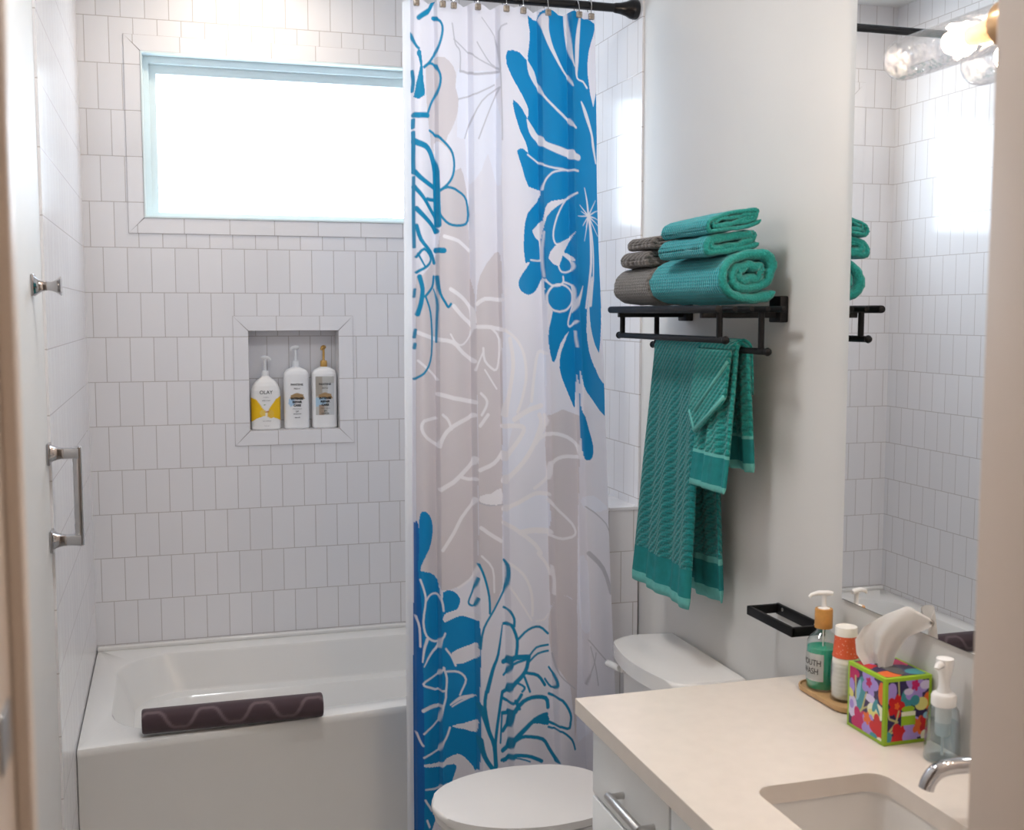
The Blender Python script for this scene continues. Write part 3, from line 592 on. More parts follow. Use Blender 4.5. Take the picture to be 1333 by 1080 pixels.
('X',1,[1375,1894,43,1370,1875,43,1363,1848,43,1359,1822,43,1361,1800,43,1364,1779,43,1367,1764,43]),
('X',1,[1872,1942,48,1839,1951,39,1796,1963,26,1766,1972,16]),
('X',1,[1872,1942,48,1832,1941,39,1779,1940,26,1742,1940,16]),
('X',1,[1872,1942,48,1849,1933,39,1818,1922,26,1795,1913,16]),
('X',1,[1872,1942,48,1902,1956,39,1944,1975,26,1975,1989,16]),
('X',1,[1872,1942,48,1911,1948,39,1965,1956,26,2004,1959,16]),
('X',1,[1872,1942,48,1911,1934,39,1965,1924,26,2004,1914,16]),
('X',1,[1872,1942,48,1853,1920,39,1827,1890,26,1807,1868,16]),
('X',1,[1872,1942,48,1861,1932,39,1846,1919,26,1836,1909,16]),
('X',1,[1872,1942,48,1845,1945,39,1808,1950,26,1782,1954,16]),
('X',1,[1872,1942,48,1910,1940,39,1962,1937,26,2001,1932,16]),
('X',1,[1872,1942,48,1907,1925,39,1957,1901,26,1993,1884,16]),
('X',1,[1872,1942,75,1869,1954,70,1864,1971,62,1857,1987,54,1848,2001,44,1838,2014,34,1831,2023,27]),
('X',1,[1871,1937,54,1878,1928,63,1887,1915,75,1893,1896,86,1894,1869,92,1892,1836,96,1886,1805,96,1874,1781,91,1857,1759,82,1840,1738,75,1820,1714,70,1801,1691,67,1788,1674,64]),
('X',1,[1892,1933,32,1901,1912,37,1914,1882,43,1921,1851,48,1921,1820,48,1916,1789,45,1909,1765,48,1904,1754,62,1897,1750,80,1889,1742,96,1875,1723,106,1860,1700,113,1849,1683,118]),
('X',0,[1897,1760,1868,1726,1836,1683,1831,1650,1838,1620,1857,1593,1883,1571,1913,1554,1940,1543,1959,1552,1971,1552,1987,1501,1986,1455,1931,1472,1866,1506,1831,1529,1808,1553,1791,1584,1784,1616,1789,1647,1805,1679,1837,1721,1870,1756,1892,1768]),
('X',1,[1682,1703,61,1681,1699,61,1677,1693,61,1669,1688,61,1658,1683,61,1644,1679,61,1629,1675,61,1612,1671,61,1593,1668,61,1573,1666,61,1554,1665,61,1533,1664,61,1513,1663,61,1494,1664,61,1474,1665,61,1456,1666,61,1440,1668,61,1424,1671,61,1411,1675,61,1400,1679,61,1390,1683,61,1383,1687,61,1379,1692,61,1377,1697,61,1377,1702,61,1378,1708,61,1381,1713,61,1387,1717,61,1396,1722,61,1407,1726,61,1420,1730,61,1435,1734,61,1451,1737,61,1469,1739,61,1487,1741,61,1507,1742,61,1526,1742,61,1546,1742,61,1567,1741,61,1587,1739,61,1606,1737,61,1624,1734,61,1640,1731,61,1654,1727,61,1666,1723,61,1676,1718,61,1681,1713,61,1682,1707,61,1682,1703,61]),
('X',1,[1372,1755,61,1383,1750,61,1408,1744,61,1436,1739,61,1466,1738,61,1498,1738,61,1526,1739,61,1546,1742,61,1561,1745,61,1572,1749,61,1576,1754,61,1575,1760,61,1574,1764,61]),
('X',1,[1572,1749,61,1601,1747,61,1644,1744,61,1679,1740,61,1686,1733,61,1689,1725,61,1690,1715,61,1688,1704,61,1684,1692,61,1677,1679,61,1655,1663,61,1630,1647,61,1615,1634,61,1613,1626,61,1619,1622,61,1633,1620,61,1664,1624,61,1688,1631,61,1697,1636,61]),
('X',1,[1762,1737,21,1749,1727,46,1730,1711,79,1711,1697,96,1699,1683,81,1687,1670,50,1673,1661,27]),
('X',1,[1688,1607,37,1689,1601,37,1689,1593,37,1690,1584,37,1692,1576,37,1694,1568,37,1695,1562,37]),
('D',1,[234,2533,137,218,2525,137,195,2514,137,167,2503,137,133,2493,137,96,2484,137,72,2478,137]),
('D',1,[232,2484,122,249,2481,108,268,2476,88,293,2472,74,307,2466,70,316,2459,72,318,2449,74,311,2436,74,297,2421,74,278,2406,74,256,2392,74,234,2379,74,198,2365,74,168,2355,74,142,2348,74,124,2344,74]),
('D',1,[124,2344,74,142,2349,74,169,2355,74,198,2358,74,227,2357,74,249,2351,74,261,2342,74,275,2334,74,286,2326,74,291,2316,74,288,2305,74,278,2293,74,264,2282,74,252,2273,74,238,2265,74,213,2254,74,192,2242,74,175,2230,74,164,2222,74]),
('D',1,[-19,2443,74,-1,2434,74,15,2419,74,32,2407,74,47,2400,74,60,2396,74,69,2394,74]),
('D',0,[46,2381,65,2392,92,2388,105,2349,113,2305,128,2282,124,2267,61,2255,15,2261,42,2301,82,2347,65,2369]),
('D',1,[25,2212,159,59,2211,159,111,2212,159,154,2213,159]),
('D',1,[180,2171,74,220,2166,74,255,2156,74,282,2149,74,286,2149,74,278,2151,74,282,2149,74,311,2142,74,353,2131,74,388,2120,74,408,2110,74,420,2098,74,426,2086,74,427,2074,74,422,2061,74,412,2049,74,396,2039,74,375,2030,74,351,2022,74,319,2014,74,286,2007,74,263,2002,74]),
('D',1,[7,2333,80,10,2326,80,14,2316,80,16,2306,80,14,2295,80,9,2285,80,6,2278,80]),
('D',1,[12,2199,91,11,2193,91,10,2185,91,9,2178,91]),
('D',1,[11,2165,91,12,2158,91,12,2148,91,13,2136,91,12,2122,91,11,2107,91,10,2093,91,10,2078,91,11,2064,91,11,2054,91]),
('D',1,[23,2139,171,50,2135,171,91,2131,171,132,2127,171,159,2121,171,180,2113,171,198,2103,171,215,2090,171,230,2075,171,241,2057,171,244,2032,171,246,2004,171,248,1977,171,251,1951,171,255,1926,171,257,1909,171]),
('D',1,[21,2055,137,41,2048,137,72,2039,137,110,2031,137,162,2023,137,222,2015,137,250,2008,137]),
('D',1,[15,2014,114,32,2007,114,62,1997,114,91,1987,114,116,1978,114,139,1969,114,164,1959,114,196,1947,114,230,1935,114,246,1925,114]),
('D',1,[31,1953,137,49,1947,137,76,1939,137,106,1931,137,139,1923,137,173,1915,137,203,1907,137,222,1900,137,234,1894,137,241,1890,137]),
('D',1,[30,1905,114,39,1895,114,52,1880,114,71,1866,114,102,1854,114,143,1843,114,180,1832,114,202,1821,114,216,1810,114,224,1802,114]),
('D',1,[27,1818,80,46,1825,80,73,1835,80,103,1840,80,134,1835,80,165,1825,80,183,1815,80,181,1807,80,165,1799,80,138,1792,80,97,1785,80,54,1779,80,27,1774,80]),
('D',1,[41,1827,57,62,1815,57,93,1799,57,119,1788,57]),
('D',1,[145,1980,102,174,1979,102,215,1979,102,242,1978,102]),
('D',1,[263,2002,74,284,2006,74,315,2011,74,350,2014,74,389,2013,74,433,2010,74,475,2004,74,514,1999,74,549,1992,74,574,1981,74,589,1962,74,594,1940,74,587,1923,74,565,1914,74,529,1910,74,489,1908,74,446,1907,74,401,1908,74,363,1911,74,331,1917,74,304,1925,74,283,1932,74,272,1938,74,267,1942,74,264,1945,74]),
('D',1,[245,1837,159,256,1837,159,283,1836,159,307,1836,159]),
('D',1,[13,2041,68,12,2019,68,10,1988,68,10,1954,68,10,1916,68,12,1874,68,13,1845,68]),
('D',1,[54,1762,137,63,1753,137,76,1740,137,84,1727,137,82,1714,137,76,1700,137,68,1687,137,57,1675,137,45,1664,137,37,1656,137]),
('D',1,[219,1763,80,216,1755,80,211,1743,80,198,1732,80,168,1722,80,133,1712,80,109,1706,80]),
('D',1,[118,1705,68,133,1695,68,156,1680,68,176,1661,68,187,1638,68,193,1611,68,195,1585,68,193,1563,68,187,1541,68,173,1523,68,153,1509,68,127,1498,68,98,1488,68,64,1481,68,29,1475,68,11,1471,68]),
('D',1,[248,1763,74,252,1749,74,259,1730,74,271,1714,74,286,1704,74,303,1696,74,317,1690,74,329,1684,74,339,1679,74,349,1676,74,359,1678,74,369,1682,74,376,1685,74]),
('D',1,[218,1727,46,234,1716,46,246,1700,46,251,1683,46,251,1669,46,249,1655,46,247,1639,46,246,1617,46,244,1593,46,243,1576,46]),
('D',1,[16,1727,57,14,1721,57,12,1712,57,10,1705,57]),
('D',1,[20,1612,68,17,1606,68,14,1597,68,11,1590,68]),
('D',1,[17,1572,68,16,1568,68,13,1563,68,12,1559,68]),
('B',0,[75,1089,113,1087,154,1076,180,1059,192,1039,187,1017,171,995,149,978,125,965,103,954,84,943,61,927,55,914,97,911,160,906,209,895,243,881,252,857,258,834,266,819,276,812,274,829,280,849,321,855,372,853,422,843,455,828,449,812,419,796,361,791,306,787,282,772,290,761,347,768,434,775,556,778,629,763,634,673,624,551,629,424,618,310,517,276,366,266,257,193,158,127,52,97,-5,124,-12,310,4,546,5,780,8,961,19,983,35,964,40,1011,44,1060,56,1082]),
('N',0,[9,1048,21,1061,39,1051,44,1011,43,965,37,942,35,919,46,879,61,827,68,760,73,688,76,621,78,553,81,492,83,412,86,264,76,133,25,61,-14,125,-5,540,8,961,8,1055]),
('X',0,[358,667,415,676,495,683,573,689,617,695,630,682,627,662,605,645,542,639,469,632,405,632,364,648]),
('X',0,[290,759,272,769,290,782,349,789,435,792,554,785,628,783,643,774,629,765,606,762,548,769,493,775,434,776,354,767]),
('X',1,[55,887,61,64,879,61,78,867,61,90,855,61,99,845,61,105,836,61,106,823,61,98,804,61,87,783,61,81,763,61,85,747,61,95,732,61,112,720,61,139,711,61,175,703,61,211,698,61,243,697,61,257,705,61,272,713,61,285,717,61,292,723,61,296,726,61]),
('X',1,[106,823,61,118,828,61,136,836,61,158,841,61,186,843,61,217,842,61,242,838,61,252,835,61,259,830,61,268,822,61,276,812,61,280,801,61,283,794,61]),
('X',1,[72,642,43,76,652,51,81,666,63,88,679,75,98,691,87,111,701,99,120,709,107]),
('X',1,[87,628,32,103,637,44,127,651,61,154,662,75,184,671,86,218,677,96,244,685,96,255,698,82,267,709,59,280,715,43]),
('X',1,[285,622,61,260,614,61,237,599,61,189,594,61,142,589,61,99,583,61,78,576,61,86,571,61,113,567,61,152,562,61,209,553,61,256,553,61,290,554,61]),
('X',1,[303,680,61,317,674,61,338,666,61,357,658,61,374,647,61,389,636,61,400,628,61]),
('X',1,[308,612,61,340,612,61,387,611,61,428,608,61,461,602,61,490,593,61,505,583,61,497,572,61,476,559,61,458,549,61,450,543,61,445,540,61,442,538,61]),
('X',1,[277,624,61,286,616,61,299,605,61,307,593,61,307,580,61,303,565,61,298,552,61,297,542,61,297,534,61,289,524,61,273,507,61,256,483,61,240,458,61,185,446,61,123,435,61,83,425,61]),
('X',1,[77,495,107,103,499,112,144,503,119,186,504,118,228,502,103,252,505,80,266,509,64]),
('X',1,[81,353,61,121,358,61,182,363,61,237,367,61,255,384,61,272,399,61,293,410,61,311,422,61,324,434,61,333,442,61]),
('X',1,[344,511,54,368,516,70,403,522,92,441,528,107,487,530,108,536,531,101,571,532,96]),
('X',1,[95,255,43,135,254,54,197,250,68,245,250,75,262,263,68,286,269,54,304,272,43]),
('X',1,[91,223,61,110,212,61,139,198,61,160,186,61]),
('X',1,[108,160,61,115,153,61,125,145,61,133,138,61]),
('X',1,[16,427,61,24,420,61,40,407,61,54,398,61,63,393,61,70,390,61,75,389,61]),
('X',1,[16,777,61,22,770,61,36,758,61,46,743,61,50,724,61,51,703,61,52,688,61]),
('X',1,[360,505,43,383,509,47,417,514,52,457,519,54,507,524,48,563,530,39,602,533,32]),
('X',0,[349,446,402,449,487,451,550,455,600,458,612,462,616,457,614,440,603,420,553,423,486,432,401,439]),
('X',0,[81,331,143,331,236,327,295,349,370,358,412,359,443,355,478,347,515,335,569,314,593,294,514,282,415,277,369,276,351,280,369,295,392,312,393,324,369,331,296,330,236,314,153,320,96,324,73,327]),
('D',1,[629,933,74,640,925,74,662,910,74,682,893,74,699,875,74,714,856,74,725,837,74,729,818,74,729,801,74,728,788,74]),
('D',1,[625,891,63,611,870,63,581,845,63,551,826,63,541,817,63,543,812,63,550,809,63,563,806,63,582,804,63,600,805,63,610,813,63,619,824,63,625,831,63]),
('D',1,[892,943,68,900,939,68,908,934,68,913,925,68,915,912,68,913,897,68,905,876,68,882,849,68,828,822,68,777,798,68,734,780,68,695,763,68,665,746,68,645,724,68,634,700,68,629,683,68]),
('D',1,[863,749,41,850,725,55,830,691,74,810,662,92,789,645,104,767,633,114,746,618,122,723,596,128,700,572,131,685,555,133]),
('D',1,[881,802,74,897,800,74,907,799,74,916,797,74,926,792,74,939,784,74,949,776,74,951,768,74,949,759,74,947,753,74]),
('D',1,[877,753,91,897,753,91,910,757,91,923,757,91,942,745,91,961,729,91,973,712,91,972,694,91,964,676,91,958,663,91]),
('D',1,[984,716,74,1010,724,74,1049,735,74,1091,742,74,1134,746,74,1178,747,74,1219,745,74,1257,738,74,1291,728,74,1315,721,74]),
('D',1,[1082,659,68,1103,667,68,1136,677,68,1174,685,68,1222,687,68,1274,687,68,1311,687,68]),
('D',1,[1080,645,68,1107,651,68,1148,660,68,1190,666,68,1234,668,68,1278,669,68,1309,669,68]),
('D',1,[868,639,159,898,642,159,919,654,159,957,661,159,1001,662,159,1047,662,159,1082,661,159]),
('D',1,[865,599,80,890,606,80,908,622,80,928,639,80,972,647,80,1025,652,80,1064,655,80]),
('D',1,[1081,655,125,1074,645,125,1062,631,125,1044,619,125,1018,608,125,986,597,125,952,586,125,916,572,125,892,553,125,853,548,125]),
('D',1,[1052,615,97,1086,612,97,1136,608,97,1182,601,97,1216,590,97,1243,577,97,1261,568,97]),
('D',1,[952,586,68,976,583,68,1009,578,68,1032,572,68,1031,567,68,1018,562,68,1008,559,68]),
('D',1,[1035,602,74,1050,589,74,1071,571,74,1087,557,74]),
('D',1,[1312,620,63,1331,611,63,1353,601,63,1362,592,63,1369,585,63,1375,577,63,1376,569,63,1368,563,63,1355,557,63,1332,559,63,1306,567,63,1281,578,63,1263,587,63]),
('D',1,[624,509,125,635,493,125,661,467,125,686,442,125,708,423,125,730,407,125,746,388,125,754,364,125,757,339,125,758,321,125]),
('D',1,[620,407,137,626,394,137,635,376,137,652,357,137,674,343,137,699,331,137,718,323,137]),
('D',1,[677,555,102,670,544,102,662,528,102,659,508,102,670,481,102,688,450,102,700,428,102]),
('D',1,[848,548,102,836,531,102,820,506,102,804,480,102,787,453,102,771,424,102,760,397,102,759,370,102,763,344,102,767,326,102]),
('D',1,[815,394,63,822,422,63,832,460,63,839,487,63]),
('D',1,[839,371,137,887,380,137,919,407,137,969,427,137,1020,444,137,1075,460,137,1129,471,137,1184,476,137,1234,478,137,1268,478,137]),
('D',1,[1289,499,125,1288,507,125,1284,519,125,1265,528,125,1220,534,125,1159,538,125,1102,539,125,1058,536,125,1018,530,125,976,517,125,923,491,125,893,449,125,844,430,125]),
('D',1,[851,529,91,886,522,91,910,519,91,934,523,91,961,530,91,984,541,91,1000,550,91]),
('D',1,[848,484,125,888,483,125,914,493,125,939,498,125]),
('D',1,[948,530,102,956,524,102,967,514,102,975,507,102]),
('D',1,[839,368,108,873,374,108,905,388,108,926,407,108,958,415,108,988,421,108,1027,424,108,1083,422,108,1153,416,108,1213,407,108,1245,397,108,1263,387,108,1283,375,108,1314,359,108,1347,342,108,1359,333,108]),
('D',1,[828,341,114,868,343,114,907,353,114,938,365,114,985,366,114,1035,365,114,1083,361,114,1127,354,114,1167,347,114,1195,341,114]),
('D',1,[845,335,51,874,337,51,904,346,51,924,357,51,971,356,51,1025,352,51,1066,347,51]),
('D',1,[1303,540,85,1346,533,85,1373,531,85,1414,524,85,1448,511,85,1476,496,85,1495,482,85,1502,471,85,1499,462,85,1491,454,85,1488,446,85,1480,439,85,1453,438,85,1392,445,85,1347,445,85,1284,456,85]),
('D',1,[1287,439,68,1331,433,68,1368,432,68,1404,429,68,1441,421,68,1475,411,68,1503,401,68,1521,389,68,1531,378,68,1538,369,68]),
('D',0,[1094,464,1178,475,1277,480,1301,463,1288,445,1242,448,1182,456,1119,460])]

PAL = {'T': (0.65, 0.60, 0.62), 'G': (0.52, 0.51, 0.56), 'C': (0.86, 0.83, 0.86), 'P': (0.80, 0.81, 0.90), 'B': (0.003, 0.235, 0.52), 'D': (0.005, 0.235, 0.43), 'N': (0.006, 0.13, 0.42), 'W': (0.78, 0.765, 0.83), 'X': (0.77, 0.75, 0.80)}  # T zones: print plus fold shade and warm light painted into the cloth
def ymean(z, u):
    a = np.clip((z-1.25)/0.95, 0, 1); a = a*a*(3-2*a); s = np.clip(np.asarray(u)/0.8, 0, 1); s = s*s*(3-2*s)
    return 3.195 - 0.11*(1-a)*s
CR_U = [-0.042, 0.0, 0.012, 0.045, 0.12, 0.132, 0.30, 0.318, 0.447, 0.462, 0.675, 0.69, 0.84, 0.857, 1.0]
CR_Y = [0.015, 0.034, -0.012, -0.030, 0.026, -0.030, 0.034, -0.034, 0.020, -0.046, 0.022, -0.034, 0.030, -0.044, 0.012]
def fold(u, z):
    k = 0.62 + 0.38*min(1, (2.53-z)/0.7)
    for i in range(len(CR_U)-1):
        if u <= CR_U[i+1] or i == len(CR_U)-2:
            a, b = CR_U[i], CR_U[i+1]; tt = (u-a)/(b-a)
            st = tt*tt*(3-2*tt)
            y = CR_Y[i] + (CR_Y[i+1]-CR_Y[i])*(0.35*st+0.65*tt) - 0.020*math.sin(PI*max(0, min(1, tt)))*(b-a)/0.2
            return y*k*0.52
def curtain():
    NU, NZ = 430, 1080
    zt, zb = 2.530, 0.035
    us = np.linspace(-0.042, 1.0, NU); zs = np.linspace(zt, zb, NZ)
    zl, xl = zip(*EDGE_L); zr, xr = zip(*EDGE_R)
    U = np.tile(us, (NZ, 1)); Zp = np.repeat(zs[:, None], NU, 1)
    xe0 = np.interp(zs, zl, xl); xe1 = np.interp(zs, zr, xr)
    X = xe0[:, None] + np.clip(U, 0, 1)*(xe1-xe0)[:, None] + np.minimum(U, 0)*0.58
    Y = ymean(zs[:, None], U)
    fo = np.array([[fold(u, 2.53) for u in us], [fold(u, 1.0) for u in us]])
    kk = np.clip((2.53-zs)/0.7, 0, 1)[:, None]
    Y += fo[0][None]*(1-kk) + fo[1][None]*kk
    Y += 0.006*np.sin(U*9 + Zp*1.7)*kk + 0.003*np.sin(U*31+Zp*2.3)*kk
    clips = np.array([0.02, 0.155, 0.215, 0.34, 0.49, 0.585, 0.72, 0.89, 0.965])
    dmin = np.min(np.abs(U[:1]-clips[:, None]), 0)
    Zw = Zp - (np.clip(dmin/0.07, 0, 1)**2*0.014)[None]*np.exp(-(zt-Zp)/0.05)
    co = np.stack([X, Y, Zw], -1).reshape(-1, 3).astype(np.float32)
    i = np.arange(NZ-1)[:, None]*NU + np.arange(NU-1)[None]; i = i.ravel()
    fc = np.stack([i, i+1, i+NU+1, i+NU], -1).astype(np.int32)
    me = bpy.data.meshes.new('shower_curtain')
    me.vertices.add(len(co)); me.vertices.foreach_set('co', co.ravel())
    me.loops.add(fc.size); me.loops.foreach_set('vertex_index', fc.ravel())
    me.polygons.add(len(fc)); me.polygons.foreach_set('loop_start', np.arange(0, fc.size, 4, dtype=np.int32)); me.polygons.foreach_set('loop_total', np.full(len(fc), 4, np.int32))
    me.polygons.foreach_set('use_smooth', np.ones(len(fc), bool)); me.update(calc_edges=True)
    wd = (xe1-xe0)[:, None]
    px = (U*0.6).ravel(); py = Zp.ravel()
    C = np.tile(np.array(PAL['W']), (len(px), 1))
    for c, k, d_ in CURTAIN:
        if k == 0:
            pts = [(d_[j]/2000*0.6, d_[j+1]/1000) for j in range(0, len(d_), 2)]
            paint(px, py, C, 'f', PAL[c], pts, 0.002)
        else:
            pts = [(d_[j]/2000*0.6, d_[j+1]/1000, d_[j+2]/10000) for j in range(0, len(d_), 3)]
            paint(px, py, C, 's', PAL[c], pts, 0.0022)
    C[px < -0.0015] = (0.80, 0.82, 0.86)
    set_colors(me, C)
    o = link('shower_curtain', me, M['cloth'], loc=(0.97, RODY, 0.03))
    tag(o, 'white shower curtain with large blue and grey printed flowers', 'shower curtain')
    e1 = [(float(np.interp(zt, zl, xl)), float(np.interp(zt, zr, xr)))][0]
    ords = ['leftmost', 'second from the left', 'third from the left', 'fourth from the left', 'middle', 'fourth from the right', 'third from the right', 'second from the right', 'rightmost']
    for n_, cu in enumerate(clips):
        x = e1[0] + cu*(e1[1]-e1[0]); yf = float(ymean(zt, cu)) + fold(cu, 2.53) - 0.014
        h = thing('curtain_hook', 'metal hook with square bead on the black rod, %s in the row' % ords[n_], 'curtain hook', (x, RODY, 2.51), 'curtain hooks along the rod')
        pts = [(x, RODY + 0.019*math.sin(a), RODZ + 0.0 + 0.019*math.cos(a)) for a in np.linspace(-0.2, PI*1.15, 22)]
        yb = yf
        pts = smooth_open([(x, RODY+0.010, RODZ-0.018), (x, RODY+0.019, RODZ), (x, RODY+0.010, RODZ+0.017), (x, RODY-0.006, RODZ+0.018), (x, RODY-0.018, RODZ+0.004), (x, min(RODY-0.016, yb), RODZ-0.016), (x, yb, 2.522)], 5)
        obj('wire_loop', T(pts, 0.0016, 8), M['chrome'], h)
        obj('bead', B((x-0.0085, yb-0.006, 2.506), (x+0.0085, yb+0.005, 2.524), 0.003, 3), M['bead'], h)
curtain()

# ================================================================== NICHE BOTTLES
def text_mesh(s, size, depth=0.0003, bold=0.0, sx=1.0):
    c = bpy.data.curves.new('t', 'FONT'); c.body = s; c.size = size; c.align_x = 'CENTER'; c.align_y = 'CENTER'; c.extrude = depth; c.offset = bold; c.resolution_u = 3
    o = bpy.data.objects.new('t', c); COL.objects.link(o)
    dg = bpy.context.evaluated_depsgraph_get(); me = bpy.data.meshes.new_from_object(o.evaluated_get(dg))
    COL.objects.unlink(o); bpy.data.objects.remove(o); bpy.data.curves.remove(c)
    for v in me.vertices: v.co.x *= sx
    me.materials.clear()
    return me
def pump(parent, c, z0, hcol, rcol, ztop, mat, d=(1, 0), mat2=None, plate=0.026):
    x, y = c
    obj('collar', LA([(rcol*0.96, 0), (rcol, 0.001), (rcol, hcol*0.75), (rcol*0.85, hcol*0.95), (rcol*0.5, hcol)], (x, y, z0), 28), mat, parent)
    m2 = mat2 or mat
    pm = obj('pump', LA([(0.0055, 0), (0.0045, 0.002), (0.0045, ztop-z0-hcol-0.012), (0.0065, ztop-z0-hcol-0.010)], (x, y, z0+hcol-0.001), 18), m2, parent)
    dx, dy = d; L = plate
    bm = bmesh.new()
    pts = [(x-dx*0.012, y-dy*0.012, ztop-0.008), (x-dx*0.008, y-dy*0.008, ztop-0.0065), (x, y, ztop-0.006), (x+dx*L*0.6, y+dy*L*0.6, ztop-0.006), (x+dx*L, y+dy*L, ztop-0.010), (x+dx*(L+0.003), y+dy*(L+0.003), ztop-0.016)]
    tube(bm, pts, [0.005, 0.0075, 0.008, 0.006, 0.0045, 0.0038], 14)
    obj('spout', bm, m2, pm)
def bottle(name, label, c, z0, prof, e, base_col, shapes):
    t = thing(name, label, 'bottle', (c[0], c[1], z0), 'pump bottles in the wall niche')
    zz = np.linspace(0, prof[-1][0], 120); loops = []
    for z in zz:
        hw = interp(z, [p[0] for p in prof], [p[1] for p in prof]); hd = interp(z, [p[0] for p in prof], [p[2] for p in prof])
        loops.append([(c[0]+a, c[1]+b, z0+z) for a, b in sup(hw, hd, e, 96)])
    bm = rings(bmesh.new(), loops)
    for f in bm.faces: f.smooth = True
    bmesh.ops.recalc_face_normals(bm, faces=bm.faces)
    co = np.array([v.co[:] for v in bm.verts]); X = co[:, 0]-c[0]; Z = co[:, 2]-z0; front = co[:, 1] < c[1]+1e-4
    C = np.tile(np.array(base_col), (len(X), 1)); C2 = C.copy()
    for k, col, pts in shapes: paint(X, Z, C2, k, col, pts, 0.002)
    C[front] = C2[front]
    me = bpy.data.meshes.new('body'); bm.to_mesh(me); bm.free(); set_colors(me, C)
    link('body', me, M['bottle'], t)
    return t, (lambda x, z: c[1] - interp(z, [p[0] for p in prof], [p[2] for p in prof])*(max(0, 1-abs(x/interp(z, [p[0] for p in prof], [p[1] for p in prof]))**e))**(1/e))
def print_on(t, surf, c, z0, s, zc, size, mat, bold=0.0, sx=1.0, name='lettering', dx=0):
    me = text_mesh(s, size, 0.0002, bold, sx)
    for v in me.vertices:
        x, z, dd = v.co.x+dx, v.co.y+zc, v.co.z
        v.co = (c[0]+x, surf(x, z)-0.0006-dd, z0+z)
    return link(name, me, mat, t)
nz = NZ0+0.0005; ny = YB+0.046
c = (0.336, ny)
t, sf = bottle('lotion_bottle', 'white pump bottle with yellow sides, leftmost in the wall niche', c, nz, [(0, .050, .026), (.003, .0535, .029), (.12, .0545, .030), (.145, .053, .0295), (.162, .047, .027), (.176, .038, .023), (.187, .026, .018), (.194, .016, .014), (.198, .013, .013)], 2.6, (0.84, 0.83, 0.82),
  [('f', (0.86, 0.52, 0.01), [(-.06, .122), (-.035, .112), (-.008, .072), (-.012, .05), (-.035, .042), (-.06, .025)]), ('f', (0.86, 0.52, 0.01), [(.06, .128), (.035, .112), (.008, .075), (.012, .05), (.035, .042), (.06, .03)]),
   ('f', (0.82, 0.58, 0.12), ell(-.012, .062, .012, .012)), ('f', (0.80, 0.50, 0.06), ell(.016, .058, .012, .016)), ('s', (0.55, 0.22, 0.05), [(-.004, .082, .003), (-.004, .068, .004), (.004, .064, .004), (.010, .072, .003)]), ('f', (0.2, 0.35, 0.15), ell(-.004, .092, .003, .004))])
print_on(t, sf, c, nz, 'OLAY', .138, .0185, M['ink'], sx=1.0)
for s_, z_, h_ in (('VITAMIN C', .120, .0042), ('BODY WASH', .108, .0050), ('+ B3 COMPLEX', .032, .0048), ('17.9 FL OZ', .014, .0038)): print_on(t, sf, c, nz, s_, z_, h_, M['grey_ink'])
pump(t, c, nz+.196, .022, .013, nz+.272, M['white_pl'], (0.93, -0.36), plate=0.018)
pr = [(0, .043, .026), (.004, .0465, .029), (.19, .047, .030), (.204, .046, .0295), (.215, .041, .027), (.222, .032, .023), (.227, .020, .017), (.230, .013, .013)]
for k, (cx, nm, lb) in enumerate(((0.449, 'shampoo_bottle', 'white pump bottle with black lettering, middle of three in the wall niche'), (0.553, 'conditioner_bottle', 'white bottle with silver label and gold pump, rightmost in the wall niche'))):
    c = (cx, ny)
    shapes = [('f', (0.40, 0.26, 0.13), [(-.027, .112), (-.022, .126), (0, .135), (.022, .128), (.028, .112)]), ('f', (0.42, 0.60, 0.78), [(-.03, .112), (-.012, .114), (-.012, .09), (-.024, .082), (-.032, .095)])]
    if k: shapes = [('f', (0.52, 0.52, 0.50), rect(-.034, .050, .034, .194)), ('f', (0.40, 0.36, 0.31), rect(-.034, .120, -.012, .194)), ('f', (0.62, 0.64, 0.66), rect(.012, .05, .034, .17))] + shapes[:1] + [('f', (0.40, 0.58, 0.72), [(-.034, .115), (.005, .114), (.005, .092), (-.034, .08)]), ('f', (0.40, 0.31, 0.24), rect(-.022, .05, -.004, .088))]
    t, sf = bottle(nm, lb, c, nz, pr, 3.0, (0.83, 0.83, 0.84), shapes)
    for s_, z_, h_, b_ in (('PANTENE', .165, .0105, .0002), ('PRO-V', .150, .008, 0), ('INTENSE', .1125, .0115, .0006), ('REPAIR', .100, .0110, .0006), ('CARE', .0875, .0110, .0006), ('with pro-vitamins', .075, .0048, 0), ('2X', .065, .009, .0001), ('stronger hair', .056, .0055, .0001), ('30 FL OZ', .042, .0048, .0002)):
        if k and z_ < .05: continue
        print_on(t, sf, c, nz, s_, z_, h_, M['ink'], b_)
    pump(t, c, nz+.228, .026, .013, nz+.309, M['gold_pl'] if k else M['white_pl'], (-0.5, -0.86) if k else (-0.9, -0.43), plate=0.018, mat2=None)

# ================================================================== LEFT WALL FITTINGS
PX = XL-0.006
def sq_flare(bm, x0, x1, y, z, h0, h1, hm):
    """square section along x that flares at its wall end"""
    loops = []
    for k in range(9):
        a = k/8; x = x0+(x1-x0)*a; h = hm + (h0-hm)*max(0, 1-a*2.2)**2 + (h1-hm)*max(0, (a-0.55)/0.45)**2
        loops.append([(x, y+u, z+v) for u, v in rrect(-h, -h, h, h, h*0.25, 2)])
    return rings(bm, loops)
t = thing('robe_hook', 'small chrome robe hook with flared ends high on the left wall', 'hook', (PX, 2.69, 1.72))
obj('base_plate', B((PX, 2.69-0.024, 1.72-0.024), (PX+0.006, 2.69+0.024, 1.72+0.024), 0.002), M['chrome'], t)
obj('peg', sq_flare(bmesh.new(), PX+0.005, PX+0.060, 2.69, 1.718, 0.022, 0.021, 0.0095), M['chrome'], t)
